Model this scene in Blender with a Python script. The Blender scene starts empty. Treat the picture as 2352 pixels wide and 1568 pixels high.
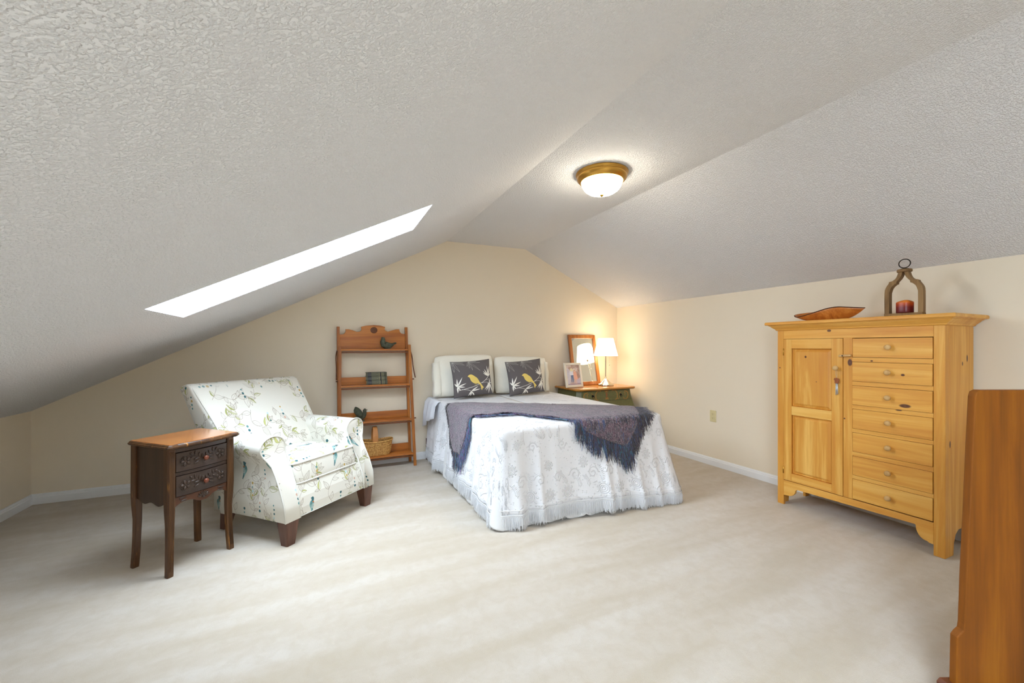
import bpy, bmesh, math, random
import numpy as np
from mathutils import Vector, Matrix, noise as mnoise
random.seed(7)
SC = bpy.context.scene
COL = SC.collection
PI = math.pi

# ------------------------------------------------------------------ camera, world, lights, exposure
cam_d = bpy.data.cameras.new('camera'); cam = bpy.data.objects.new('camera', cam_d); COL.objects.link(cam)
cam.location = (0, 0, 1.2); cam.rotation_euler = (PI/2, 0, -0.43672)
cam_d.sensor_width = 36; cam_d.lens = 36*932.0/2352; cam_d.shift_y = 12.0/2352
cam_d.clip_start = 0.02
SC.camera = cam
SC.view_settings.view_transform = 'Standard'; SC.view_settings.look = 'None'
SC.view_settings.gamma = 1; SC.view_settings.use_curve_mapping = False
SC.view_settings.exposure = 0.95
W = bpy.data.worlds.new('world'); SC.world = W; W.use_nodes = True
wb = W.node_tree.nodes['Background']; wb.inputs[0].default_value = (0.76, 0.868, 1.04, 1); wb.inputs[1].default_value = 18.0

def portal(name, loc, rot, sx, sy):
    l = bpy.data.lights.new(name, 'AREA'); l.shape = 'RECTANGLE'; l.size = sx; l.size_y = sy
    l.cycles.is_portal = True
    o = bpy.data.objects.new(name, l); COL.objects.link(o); o.location = loc; o.rotation_euler = rot
    return o

# ------------------------------------------------------------------ helpers
def lin(c):
    return tuple(((x/255)/12.92 if x/255 <= 0.04045 else ((x/255+0.055)/1.055)**2.4) for x in c)

def obj(name, bm, mat=None, parent=None, smooth=False, bevel=0, seg=2, kind=None, label=None, angle=40):
    me = bpy.data.meshes.new(name)
    if isinstance(bm, bmesh.types.BMesh):
        bm.normal_update(); bm.to_mesh(me); bm.free()
    else:
        me.from_pydata(bm[0], [], bm[1]); me.update()
    o = bpy.data.objects.new(name, me); COL.objects.link(o)
    if mat:
        for m in (mat if isinstance(mat, (list, tuple)) else [mat]): me.materials.append(m)
    if smooth:
        for p in me.polygons: p.use_smooth = True
    if parent: o.parent = parent
    if bevel:
        m = o.modifiers.new('bevel', 'BEVEL'); m.width = bevel; m.segments = seg; m.limit_method = 'ANGLE'; m.angle_limit = math.radians(angle)
    if kind: o['kind'] = kind
    if label: o['label'] = label
    return o

def tag(o, label, cat, group=None):
    o['label'] = label; o['category'] = cat
    if group: o['group'] = group
    return o

def thing(name, label, cat, loc=(0, 0, 0), rz=0, group=None):
    o = bpy.data.objects.new(name, None); COL.objects.link(o); o.location = loc; o.rotation_euler = (0, 0, rz)
    o.empty_display_size = .1
    return tag(o, label, cat, group)

def B(): return bmesh.new()

def box(bm, x0, x1, y0, y1, z0, z1):
    v = [bm.verts.new(p) for p in ((x0,y0,z0),(x1,y0,z0),(x1,y1,z0),(x0,y1,z0),(x0,y0,z1),(x1,y0,z1),(x1,y1,z1),(x0,y1,z1))]
    for f in ((0,3,2,1),(4,5,6,7),(0,1,5,4),(1,2,6,5),(2,3,7,6),(3,0,4,7)): bm.faces.new([v[i] for i in f])
    return bm

def bx(*a): return box(B(), *a)

def hexa(bm, lo, hi):
    """lo, hi: four corner points each (counter-clockwise from below/above)"""
    v = [bm.verts.new(p) for p in list(lo)+list(hi)]
    for f in ((0,3,2,1),(4,5,6,7),(0,1,5,4),(1,2,6,5),(2,3,7,6),(3,0,4,7)): bm.faces.new([v[i] for i in f])
    return bm

def loft(bm, loops, closed=True, cap=True):
    rows = [[bm.verts.new(p) for p in l] for l in loops]
    n = len(rows[0])
    for a, b in zip(rows[:-1], rows[1:]):
        for i in range(n if closed else n-1):
            j = (i+1) % n
            bm.faces.new((a[i], a[j], b[j], b[i]))
    if cap and closed:
        bm.faces.new(rows[0][::-1]); bm.faces.new(rows[-1])
    return rows

def fixn(bm):
    bmesh.ops.recalc_face_normals(bm, faces=bm.faces[:]); return bm

def lathe(bm, prof, c=(0,0,0), n=32, cap=True, axis='z'):
    loops = []
    for r, z in prof:
        L = []
        for i in range(n):
            a = 2*PI*i/n; p = (r*math.cos(a), r*math.sin(a), z)
            if axis == 'y': p = (p[0], p[2], p[1])
            L.append((c[0]+p[0], c[1]+p[1], c[2]+p[2]))
        loops.append(L)
    loft(bm, loops, cap=cap); fixn(bm)
    return bm

def tube(bm, pts, r, n=6, cap=True, closed=False, flat=1.0):
    pts = [Vector(p) for p in pts]; N = len(pts)
    loops = []
    up = Vector((0, 0, 1))
    t0 = (pts[1]-pts[0]).normalized()
    if abs(t0.dot(up)) > .95: up = Vector((0, 1, 0))
    nrm = (up - t0*up.dot(t0)).normalized()
    for i, p in enumerate(pts):
        if closed: t = (pts[(i+1) % N]-pts[i-1]).normalized()
        else: t = (pts[min(i+1, N-1)]-pts[max(i-1, 0)]).normalized()
        nrm = nrm - t*nrm.dot(t)
        if nrm.length < 1e-5: nrm = t.orthogonal()
        nrm.normalize(); b = t.cross(nrm)
        rr = r[i] if isinstance(r, (list, tuple)) else r
        loops.append([p + nrm*math.cos(2*PI*k/n)*rr*flat + b*math.sin(2*PI*k/n)*rr for k in range(n)])
    if closed:
        rows = loft(bm, loops, cap=False)
        a, b2 = rows[-1], rows[0]
        for i in range(n):
            j = (i+1) % n; bm.faces.new((a[i], a[j], b2[j], b2[i]))
    else: loft(bm, loops, cap=cap)
    return bm

def prism(bm, poly, a0, a1, plane='xz'):
    """extrude a 2D polygon along the missing axis"""
    def P(p, a):
        if plane == 'xz': return (p[0], a, p[1])
        if plane == 'yz': return (a, p[0], p[1])
        return (p[0], p[1], a)
    lo = [bm.verts.new(P(p, a0)) for p in poly]; hi = [bm.verts.new(P(p, a1)) for p in poly]
    n = len(poly)
    for i in range(n):
        j = (i+1) % n; bm.faces.new((lo[i], lo[j], hi[j], hi[i]))
    bm.faces.new(lo[::-1]); bm.faces.new(hi)
    return fixn(bm)

def offset_poly(poly, d):
    n = len(poly); out = []
    area = sum(poly[i][0]*poly[(i+1) % n][1]-poly[(i+1) % n][0]*poly[i][1] for i in range(n))
    s = 1 if area > 0 else -1
    for i in range(n):
        p0, p1, p2 = Vector(poly[i-1]), Vector(poly[i]), Vector(poly[(i+1) % n])
        e1 = (p1-p0).normalized(); e2 = (p2-p1).normalized()
        n1 = Vector((-e1.y, e1.x))*s; n2 = Vector((-e2.y, e2.x))*s
        m = (n1+n2); k = m.length_squared
        m = m*(2/k) if k > 1e-6 else n1
        if m.length > 2.5: m = m.normalized()*2.5
        out.append((p1.x+m.x*d, p1.y+m.y*d))
    return out

def molded(bm, poly, prof):
    """slab whose edge follows prof = [(inset, z), ...] from the bottom up"""
    loops = [[(x, y, z) for x, y in offset_poly(poly, d)] for d, z in prof]
    loft(bm, loops); return fixn(bm)

def ell(bm, c, r, rot=None, u=14, v=9):
    """ellipsoid"""
    M = Matrix.Translation(c) @ (rot.to_4x4() if rot else Matrix()) @ Matrix.Diagonal((r[0], r[1], r[2], 1))
    bmesh.ops.create_uvsphere(bm, u_segments=u, v_segments=v, radius=1, matrix=M)
    return bm

def rrect(cx, cy, hx, hy, r, z, n=5):
    pts = []
    r = min(r, hx*.999, hy*.999)
    for sx, sy, a0 in ((1, 1, 0), (-1, 1, PI/2), (-1, -1, PI), (1, -1, 3*PI/2)):
        for k in range(n+1):
            a = a0+PI/2*k/n
            pts.append((cx+sx*(hx-r)+r*math.cos(a), cy+sy*(hy-r)+r*math.sin(a), z))
    return pts

def interp(x, tab):
    if x <= tab[0][0]: return tab[0][1]
    for (x0, y0), (x1, y1) in zip(tab[:-1], tab[1:]):
        if x <= x1: return y0+(y1-y0)*(x-x0)/(x1-x0)
    return tab[-1][1]

def sm(x): x = max(0, min(1, x)); return x*x*(3-2*x)

# ------------------------------------------------------------------ materials
def mat(name, color=(.8,.8,.8), rough=.6, metal=0, emit=None, estr=0, spec=.5, sheen=0):
    m = bpy.data.materials.new(name); m.use_nodes = True
    p = m.node_tree.nodes['Principled BSDF']
    p.inputs['Base Color'].default_value = (*color, 1); p.inputs['Roughness'].default_value = rough
    p.inputs['Metallic'].default_value = metal; p.inputs['Specular IOR Level'].default_value = spec
    if sheen: p.inputs['Sheen Weight'].default_value = sheen
    if emit: p.inputs['Emission Color'].default_value = (*emit, 1); p.inputs['Emission Strength'].default_value = estr
    return m

def nodes(m): 
    nt = m.node_tree; return nt, nt.nodes, nt.links, nt.nodes['Principled BSDF']

def tex_noise(nt, vec, scale, detail=4, rough=.5, dist=0):
    n = nt.nodes.new('ShaderNodeTexNoise'); n.inputs['Scale'].default_value = scale; n.inputs['Detail'].default_value = detail
    n.inputs['Roughness'].default_value = rough; n.inputs['Distortion'].default_value = dist
    if vec is not None: nt.links.new(vec, n.inputs['Vector'])
    return n.outputs['Fac']

def ramp(nt, fac, stops):
    r = nt.nodes.new('ShaderNodeValToRGB'); e = r.color_ramp.elements
    while len(e) < len(stops): e.new(.5)
    for el, (p, c) in zip(e, stops): el.position = p; el.color = (*c, 1) if len(c) == 3 else c
    nt.links.new(fac, r.inputs['Fac']); return r.outputs['Color']

def mix(nt, fac, a, b, mode='MIX'):
    n = nt.nodes.new('ShaderNodeMix'); n.data_type = 'RGBA'; n.blend_type = mode
    for k, v in ((0, fac), (6, a), (7, b)):
        if isinstance(v, (int, float)): n.inputs[k].default_value = v
        elif isinstance(v, tuple): n.inputs[k].default_value = (*v, 1) if len(v) == 3 else v
        else: nt.links.new(v, n.inputs[k])
    return n.outputs[2]

def math_n(nt, op, a, b=None):
    n = nt.nodes.new('ShaderNodeMath'); n.operation = op
    for k, v in ((0, a), (1, b)):
        if v is None: continue
        if isinstance(v, (int, float)): n.inputs[k].default_value = v
        else: nt.links.new(v, n.inputs[k])
    return n.outputs[0]

def bump(nt, h, strength, dist, target, prev=None):
    b = nt.nodes.new('ShaderNodeBump'); b.inputs['Strength'].default_value = strength; b.inputs['Distance'].default_value = dist
    nt.links.new(h, b.inputs['Height'])
    if prev is not None: nt.links.new(prev, b.inputs['Normal'])
    nt.links.new(b.outputs['Normal'], target); return b.outputs['Normal']

def coords(nt, kind='Object', scale=(1,1,1), rand=False):
    t = nt.nodes.new('ShaderNodeTexCoord'); mp = nt.nodes.new('ShaderNodeMapping'); mp.inputs['Scale'].default_value = scale
    nt.links.new(t.outputs[kind], mp.inputs['Vector'])
    if rand:
        oi = nt.nodes.new('ShaderNodeObjectInfo'); m = nt.nodes.new('ShaderNodeVectorMath'); m.operation = 'MULTIPLY'
        m.inputs[1].default_value = (13.7, 9.1, 17.3)
        c = nt.nodes.new('ShaderNodeCombineXYZ')
        for i in range(3): nt.links.new(oi.outputs['Random'], c.inputs[i])
        nt.links.new(c.outputs[0], m.inputs[0]); nt.links.new(m.outputs[0], mp.inputs['Location'])
    return mp.outputs['Vector']

def wood(name, light, mid, dark, axis='x', rough=.4, knots=(), contrast=1.0, spec=.4, across=14, coat=0, knot_color=(.09,.025,.012), wear=None, grain=.08):
    m = mat(name, mid, rough, spec=spec); nt, N, L, P = nodes(m)
    s = [across]*3; s['xyz'.index(axis)] = across*.06
    v = coords(nt, 'Object', tuple(s), rand=True)
    a = tex_noise(nt, v, 1.0, 6, .6, 1.2)
    s2 = [across*9]*3; s2['xyz'.index(axis)] = across*.25
    v2 = coords(nt, 'Object', tuple(s2), rand=True)
    f = tex_noise(nt, v2, 1.0, 3, .6, .3)
    h = math_n(nt, 'ADD', math_n(nt, 'MULTIPLY', a, .8), math_n(nt, 'MULTIPLY', f, .2))
    c = ramp(nt, h, [(.5-.2/contrast, dark), (.5, mid), (.5+.17/contrast, light)])
    for kx, ky, kz, r, asp in knots:
        t = nt.nodes.new('ShaderNodeTexCoord'); sub = nt.nodes.new('ShaderNodeVectorMath'); sub.operation = 'SUBTRACT'
        sub.inputs[1].default_value = (kx, ky, kz); L.new(t.outputs['Object'], sub.inputs[0])
        mul = nt.nodes.new('ShaderNodeVectorMath'); mul.operation = 'MULTIPLY'; mul.inputs[1].default_value = tuple((1/(r*q)) for q in asp)
        L.new(sub.outputs[0], mul.inputs[0]); ln = nt.nodes.new('ShaderNodeVectorMath'); ln.operation = 'LENGTH'; L.new(mul.outputs[0], ln.inputs[0])
        k = ramp(nt, ln.outputs['Value'], [(.0, (.75,)*3), (.35, (1,)*3), (.72, (.92,)*3), (1.0, (0,)*3)])
        c = mix(nt, k, c, knot_color)
    if wear:
        wn = tex_noise(nt, coords(nt, 'Object', (60, 60, 4)), 1.0, 3, .6)
        c = mix(nt, ramp(nt, wn, [(.62, (0,)*3), (.72, (1,)*3)]), c, wear)
    L.new(c, P.inputs['Base Color'])
    bump(nt, h, grain, .002, P.inputs['Normal'])
    if coat: P.inputs['Coat Weight'].default_value = coat; P.inputs['Coat Roughness'].default_value = .15
    return m

# images drawn by the script (flat prints, relief of woven cloth)
class Canvas:
    def __init__(s, w, h, bg, wrap=False):
        s.w, s.h, s.wrap = w, h, wrap; s.a = np.empty((h, w, 3), np.float32); s.a[:] = np.array(bg, np.float32)/255
    def _grid(s, x0, y0, x1, y1):
        X = np.arange(int(math.floor(x0)), int(math.ceil(x1))+1); Y = np.arange(int(math.floor(y0)), int(math.ceil(y1))+1)
        if not s.wrap: X = X[(X >= 0) & (X < s.w)]; Y = Y[(Y >= 0) & (Y < s.h)]
        return X, Y
    def _put(s, X, Y, cov, col, alpha):
        if len(X) == 0 or len(Y) == 0: return
        ix = np.ix_(Y % s.h, X % s.w); c = (cov*alpha)[..., None]
        s.a[ix] = s.a[ix]*(1-c)+np.array(col, np.float32)/255*c
    def poly(s, pts, col, alpha=1, hatch=None):
        p = np.array(pts, float); X, Y = s._grid(p[:,0].min()-1, p[:,1].min()-1, p[:,0].max()+1, p[:,1].max()+1)
        if len(X) == 0 or len(Y) == 0: return
        gx, gy = np.meshgrid(X+.0, Y+.0); ins = np.zeros(gx.shape, bool)
        for i in range(len(p)):
            (xa, ya), (xb, yb) = p[i], p[(i+1) % len(p)]
            if ya == yb: continue
            c = ((ya > gy) != (yb > gy)) & (gx < (xb-xa)*(gy-ya)/(yb-ya)+xa); ins ^= c
        cov = ins.astype(np.float32)
        if hatch:
            ang, per, duty = hatch; q = gx*math.cos(ang)+gy*math.sin(ang); cov *= ((q % per) < per*duty)
            if len(hatch) > 3: pass
        s._put(X, Y, cov, col, alpha)
    def stroke(s, pts, w, col, alpha=1, closed=False):
        pts = [tuple(p) for p in pts]
        if closed: pts = pts+[pts[0]]
        p = np.array(pts, float)
        X, Y = s._grid(p[:,0].min()-w-2, p[:,1].min()-w-2, p[:,0].max()+w+2, p[:,1].max()+w+2)
        if len(X) == 0 or len(Y) == 0: return
        gx, gy = np.meshgrid(X+.0, Y+.0); d = np.full(gx.shape, 1e9)
        for (xa, ya), (xb, yb) in zip(p[:-1], p[1:]):
            l2 = (xb-xa)**2+(yb-ya)**2+1e-9; t = np.clip(((gx-xa)*(xb-xa)+(gy-ya)*(yb-ya))/l2, 0, 1)
            d = np.minimum(d, np.hypot(gx-xa-t*(xb-xa), gy-ya-t*(yb-ya)))
        s._put(X, Y, np.clip(w/2+.5-d, 0, 1).astype(np.float32), col, alpha)
    def dot(s, x, y, r, col, alpha=1):
        X, Y = s._grid(x-r-1, y-r-1, x+r+1, y+r+1)
        if len(X) == 0 or len(Y) == 0: return
        gx, gy = np.meshgrid(X+.0, Y+.0)
        s._put(X, Y, np.clip(r+.5-np.hypot(gx-x, gy-y), 0, 1).astype(np.float32), col, alpha)
    def image(s, name, data=False):
        im = bpy.data.images.new(name, s.w, s.h, alpha=False, is_data=data)
        px = np.ones((s.h, s.w, 4), np.float32); px[..., :3] = s.a
        im.pixels.foreach_set(px.ravel()); im.update(); im.pack(); return im

def leaf_pts(x, y, ang, L, wd, n=10, bend=0):
    up, dn = [], []
    for i in range(n+1):
        t = i/n; w = wd*math.sin(PI*t**.8)*(1-.15*t)
        bx_ = t*L; by = bend*L*t*t
        up.append((bx_, by+w)); dn.append((bx_, by-w))
    ca, sa = math.cos(ang), math.sin(ang)
    f = lambda p: (x+p[0]*ca-p[1]*sa, y+p[0]*sa+p[1]*ca)
    return [f(p) for p in up], [f(p) for p in dn]

def spline(pts, n=8, closed=False):
    out = []; P = [np.array(p, float) for p in pts]
    N = len(P)
    for i in range(N if closed else N-1):
        if closed: a, b, c, d = P[i-1], P[i], P[(i+1) % N], P[(i+2) % N]
        else: a, b, c, d = P[max(i-1, 0)], P[i], P[i+1], P[min(i+2, N-1)]
        for k in range(n):
            t = k/n
            out.append(tuple(.5*((2*b)+(-a+c)*t+(2*a-5*b+4*c-d)*t*t+(-a+3*b-3*c+d)*t**3)))
    if not closed: out.append(tuple(P[-1]))
    return out

# ------------------------------------------------------------------ room materials
m_wall = mat('wall_paint', lin((234, 221, 199)), .85, spec=.2); nt, N, L, P = nodes(m_wall)
bump(nt, tex_noise(nt, coords(nt), 180, 3), .04, .001, P.inputs['Normal'])
m_ceil = mat('ceiling_stipple', lin((234, 234, 236)), .95, spec=.1); nt, N, L, P = nodes(m_ceil)
cv = coords(nt)
h1 = tex_noise(nt, cv, 125, 2, .5, .1); h2 = tex_noise(nt, cv, 55, 2, .5, .1)
hh = math_n(nt, 'ADD', ramp(nt, h1, [(.42, (0,)*3), (.62, (1,)*3)]), math_n(nt, 'MULTIPLY', h2, .6))
bump(nt, hh, .65, .007, P.inputs['Normal'])
m_trim = mat('white_trim', lin((236, 236, 236)), .45)
m_carpet = mat('cream_carpet', lin((222, 212, 192)), .98, spec=.05, sheen=.15); nt, N, L, P = nodes(m_carpet)
cv = coords(nt)
# vacuum tracks: broad soft streaks where the pile lies differently
rot = nt.nodes.new('ShaderNodeMapping'); rot.inputs['Rotation'].default_value = (0, 0, .35); rot.inputs['Scale'].default_value = (.8, 4.5, 1)
L.new(cv, rot.inputs['Vector'])
t1 = tex_noise(nt, rot.outputs[0], 1.3, 3, .5, .5)
rot2 = nt.nodes.new('ShaderNodeMapping'); rot2.inputs['Rotation'].default_value = (0, 0, -1.1); rot2.inputs['Scale'].default_value = (.7, 4.6, 1)
L.new(cv, rot2.inputs['Vector'])
t2 = tex_noise(nt, rot2.outputs[0], 1.6, 3, .5, .4)
tt = math_n(nt, 'ADD', math_n(nt, 'MULTIPLY', t1, .55), math_n(nt, 'MULTIPLY', t2, .45))
cc = ramp(nt, tt, [(.38, lin((198, 186, 168))), (.49, lin((205, 194, 179))), (.62, lin((211, 202, 190)))])
fine = tex_noise(nt, cv, 420, 2, .6)
md = tex_noise(nt, cv, 16, 4, .65, .4)
cc = mix(nt, ramp(nt, md, [(.36, (.30,)*3), (.60, (0,)*3)]), cc, lin((186, 170, 146)))
cc = mix(nt, ramp(nt, fine, [(.3, (.22,)*3), (.7, (0,)*3)]), cc, lin((150, 135, 110)))
L.new(cc, P.inputs['Base Color'])
bump(nt, tex_noise(nt, cv, 260, 3, .7), .5, .004, P.inputs['Normal'])
m_glass = bpy.data.materials.new('window_glass'); m_glass.use_nodes = True
nt = m_glass.node_tree; nt.nodes.clear()
o_ = nt.nodes.new('ShaderNodeOutputMaterial'); tr = nt.nodes.new('ShaderNodeBsdfTransparent'); tr.inputs[0].default_value = (.95, .97, .96, 1)
gl = nt.nodes.new('ShaderNodeBsdfGlossy'); gl.inputs['Roughness'].default_value = .02; mx = nt.nodes.new('ShaderNodeMixShader'); mx.inputs[0].default_value = .05
nt.links.new(tr.outputs[0], mx.inputs[1]); nt.links.new(gl.outputs[0], mx.inputs[2]); nt.links.new(mx.outputs[0], o_.inputs[0])

# ------------------------------------------------------------------ room shell
XL, XR, YB, YF = -2.008, 3.581, 4.342, -2.3
HL, HR, XA, ZA, XB, ZB = .710, 1.721, 1.239, 2.358, 2.203, 2.368
S = dict(kind='structure')
obj('floor', bx(XL-.1, XR+.1, YF-.1, YB+.1, -.12, 0), m_carpet, **S)
obj('wall_left', bx(XL-.1, XL, YF-.1, YB+.1, 0, HL+.02), m_wall, **S)
obj('wall_right', bx(XR, XR+.1, YF-.1, YB+.1, 0, HR+.02), m_wall, **S)
gable = [(XL, 0), (XR, 0), (XR, HR), (XB, ZB), (XA, ZA), (XL, HL)]
obj('wall_back', prism(B(), gable, YB, YB+.1), m_wall, **S)
obj('wall_front', prism(B(), gable, YF-.1, YF), m_wall, **S)

# left slope with skylight openings
sl = (ZA-HL)/(XA-XL)
SK = [(-.717, .577, 2.325, 2.880), (-.717, .577, -1.45, -.25)]     # x0, x1, y0, y1 of the openings; the second is unseen, assumed and enlarged for its light
bm = B()
T = .12
G = .012
def slab(x0, x1, y0, y1):
    z = lambda x: HL+(x-XL)*sl
    c_ = math.cos(math.atan(sl)); dx, dz = -sl*c_*T, c_*T
    lo = [(x0,y0,z(x0)),(x1,y0,z(x1)),(x1,y1,z(x1)),(x0,y1,z(x0))]
    hexa(bm, lo, [(p[0]+dx, p[1], p[2]+dz) for p in lo])
ys = sorted([YF-.1, YB+.1]+[s[2]-G for s in SK]+[s[3]+G for s in SK])
SX0, SX1 = SK[0][0]-G, SK[0][1]+G
slab(XL-.1, SX0, YF-.1, YB+.1); slab(SX1, XA+.0, YF-.1, YB+.1)
slab(SX0, SX1, ys[0], ys[1]); slab(SX0, SX1, ys[2], ys[3]); slab(SX0, SX1, ys[4], ys[5])
hexa(bm, [(XA,YF-.1,ZA),(XB,YF-.1,ZB),(XB,YB+.1,ZB),(XA,YB+.1,ZA)], [(XA,YF-.1,ZA+T),(XB,YF-.1,ZB+T),(XB,YB+.1,ZB+T),(XA,YB+.1,ZA+T)])
zr = lambda x: ZB+(x-XB)*(HR-ZB)/(XR-XB)
hexa(bm, [(XB,YF-.1,ZB),(XR+.1,YF-.1,zr(XR+.1)),(XR+.1,YB+.1,zr(XR+.1)),(XB,YB+.1,ZB)], [(XB,YF-.1,ZB+T),(XR+.1,YF-.1,zr(XR+.1)+T),(XR+.1,YB+.1,zr(XR+.1)+T),(XB,YB+.1,ZB+T)])
obj('ceiling', fixn(bm), m_ceil, **S)
ang = math.atan(sl); D = .34        # shaft depth along the slope normal
nx, nz = -math.sin(ang), math.cos(ang)
for k, (x0, x1, y0, y1) in enumerate(SK):
    z = lambda x: HL+(x-XL)*sl
    def q(x, y, d): return (x+nx*d, y, z(x)+nz*d)
    bm = B(); t = .03
    L0, L1 = .001, D
    for (a0, a1, b0, b1) in ((x0-t, x1+t, y1, y1+t), (x0-t, x1+t, y0-t, y0), (x0-t, x0, y0, y1), (x1, x1+t, y0, y1)):
        hexa(bm, [q(a0,b0,L0), q(a1,b0,L0), q(a1,b1,L0), q(a0,b1,L0)], [q(a0,b0,L1), q(a1,b0,L1), q(a1,b1,L1), q(a0,b1,L1)])
    w = obj('window_%d' % (k+1), fixn(bm), m_ceil, **S)
    bm = B()
    for (a0, a1, b0, b1) in ((x0, x1, y1-.03, y1), (x0, x1, y0, y0+.03), (x0, x0+.03, y0, y1), (x1-.03, x1, y0, y1)):
        hexa(bm, [q(a0,b0,D-.03), q(a1,b0,D-.03), q(a1,b1,D-.03), q(a0,b1,D-.03)], [q(a0,b0,D), q(a1,b0,D), q(a1,b1,D), q(a0,b1,D)])
    obj('window_frame', fixn(bm), m_trim, w)
    bm = B(); hexa(bm, [q(x0,y0,D-.012), q(x1,y0,D-.012), q(x1,y1,D-.012), q(x0,y1,D-.012)], [q(x0,y0,D-.006), q(x1,y0,D-.006), q(x1,y1,D-.006), q(x0,y1,D-.006)])
    obj('pane', fixn(bm), m_glass, w)
    c = q((x0+x1)/2, (y0+y1)/2, D+.01)
    portal('skylight_portal', c, (0, -ang, 0), (x1-x0)/math.cos(ang), y1-y0)

# baseboards: two-step moulding
prof = [(0, 0), (.014, 0), (.014, .052), (.010, .058), (.010, .066), (.005, .072), (.005, .076), (0, .078)]
def base(name, run):
    bm = B(); loft(bm, run); obj(name, fixn(bm), m_trim, **S)
base('baseboard_back', [[(x, YB-a, b) for a, b in prof] for x in (XL, XR)])
base('baseboard_right', [[(XR-a, y, b) for a, b in prof] for y in (YF, YB)])
base('baseboard_left', [[(XL+a, y, b) for a, b in prof] for y in (YF, YB)])

# ================================================================== pine dresser cabinet (local x runs along the wall towards the camera, y into the wall)
KN = [(.759,.0,.843,.021,(1.5,3,.62)), (.749,.0,1.029,.0085,(1.3,4,1)), (.474,0,1.095,.022,(.7,3,1.2)), (.351,0,1.311,.009,(1.6,3,1)), (.199,0,1.126,.008,(1,4,1.2)),
      (.592,0,1.109,.008,(1,3,.7)), (.727,0,.812,.009,(2,3,.45)), (.443,0,.717,.006,(1,3,1)), (.017,0,1.039,.006,(1,3,1)), (.27,0,.95,.004,(1,3,1)), (.36,0,.13,.006,(1.4,3,1)),
      (.931,.286,1.131,.02,(3,.55,1.2)), (.931,.223,1.10,.014,(3,.6,1)), (.931,.06,.642,.022,(3,.45,1.1))]
PL, PM, PD = lin((236,186,98)), lin((225,164,72)), lin((203,131,48))
m_pine = wood('pine', PL, PM, PD, 'x', .42, KN, across=11)
m_pine_v = wood('pine_upright', PL, lin((215,152,62)), PD, 'z', .42, KN, across=11)
m_pine_knob = wood('pine_knob', lin((214,176,120)), lin((204,162,104)), lin((190,146,90)), 'z', .5, across=20)
m_gap = mat('shadow_gap_wood', lin((96,58,30)), .8)
m_brass = mat('brass', lin((196,150,70)), .32, 1)
m_iron = mat('dark_iron', lin((44,40,38)), .5, .8)
m_steel = mat('brushed_steel', lin((196,192,186)), .25, 1)

DR = thing('dresser', 'tall honey pine dresser with seven small drawers and one panelled door against the right wall', 'dresser', (3.185, 1.972, 0), -PI/2)
DW, DD, DH = .931, .375, 1.33
# carcass: stiles, rails, sides, back
obj('stile', bx(0, .045, 0, .022, 0, DH), m_pine_v, DR, bevel=.002)
obj('stile', bx(.436, .488, 0, .022, .19, 1.258), m_pine_v, DR, bevel=.001)
obj('stile', bx(.882, DW, 0, .05, 0, DH), m_pine_v, DR, bevel=.002)
obj('rail', bx(.045, .882, .0, .022, 1.258, DH), m_pine, DR, bevel=.001)
rt = [(.045,.187),(.882,.187),(.882,.062),(.862,.064)]
for k in range(9):
    a = k/8*PI/2; rt.append((.857-.053*math.sin(a)**.9, .07+.075*(1-math.cos(a))))
rt += [(.800,.148), (.14,.138), (.134,.132)]
for k in range(9):
    a = k/8*PI/2; rt.append((.131-.053*(1-math.cos(a))-.003, .125-.050*math.sin(a)))
rt += [(.045,.072)]
obj('apron', prism(B(), rt, .0, .02), m_pine, DR, bevel=.0015)
def side(x0, x1, name='side_panel'):
    pts = [(.05, 0), (.05, DH), (DD, DH), (DD, 0), (DD-.05, 0), (DD-.055, .06), (DD-.09, .11), (DD-.13, .135), (.17, .135), (.135, .115), (.112, .07), (.105, 0)]
    return obj(name, prism(B(), pts, x0, x1, 'yz'), m_pine_v, DR, bevel=.002)
side(DW-.02, DW); side(0, .02)
obj('back_panel', bx(.02, DW-.02, DD-.01, DD, .14, DH), m_pine, DR)
obj('bottom_board', bx(.02, DW-.02, .03, DD-.01, .15, .17), m_pine, DR)
obj('gap_shade_board', bx(.02, DW-.02, .0235, .029, .17, DH), m_gap, DR)  # dark sheet behind the fronts, its brown stands in for shade in the gaps
# cornice and top
bm = B()
cp = [(-.004,1.322),(-.010,1.326),(-.012,1.332),(-.026,1.344),(-.034,1.352),(-.036,1.356),(-.043,1.358),(-.046,1.364)]
rows = []
for a, z in cp: rows.append([(a, a, z), (DW-a, a, z), (DW-a, DD, z), (a, DD, z)])
loft(bm, rows); obj('cornice', fixn(bm), m_pine, DR)
bm = B(); molded(bm, [(-.062,-.064),(DW+.062,-.064),(DW+.062,DD+.012),(-.062,DD+.012)], [(.004,1.364),(0,1.367),(0,1.379),(.002,1.384),(.006,1.387)])
obj('top', bm, m_pine, DR, bevel=.001)
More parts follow.
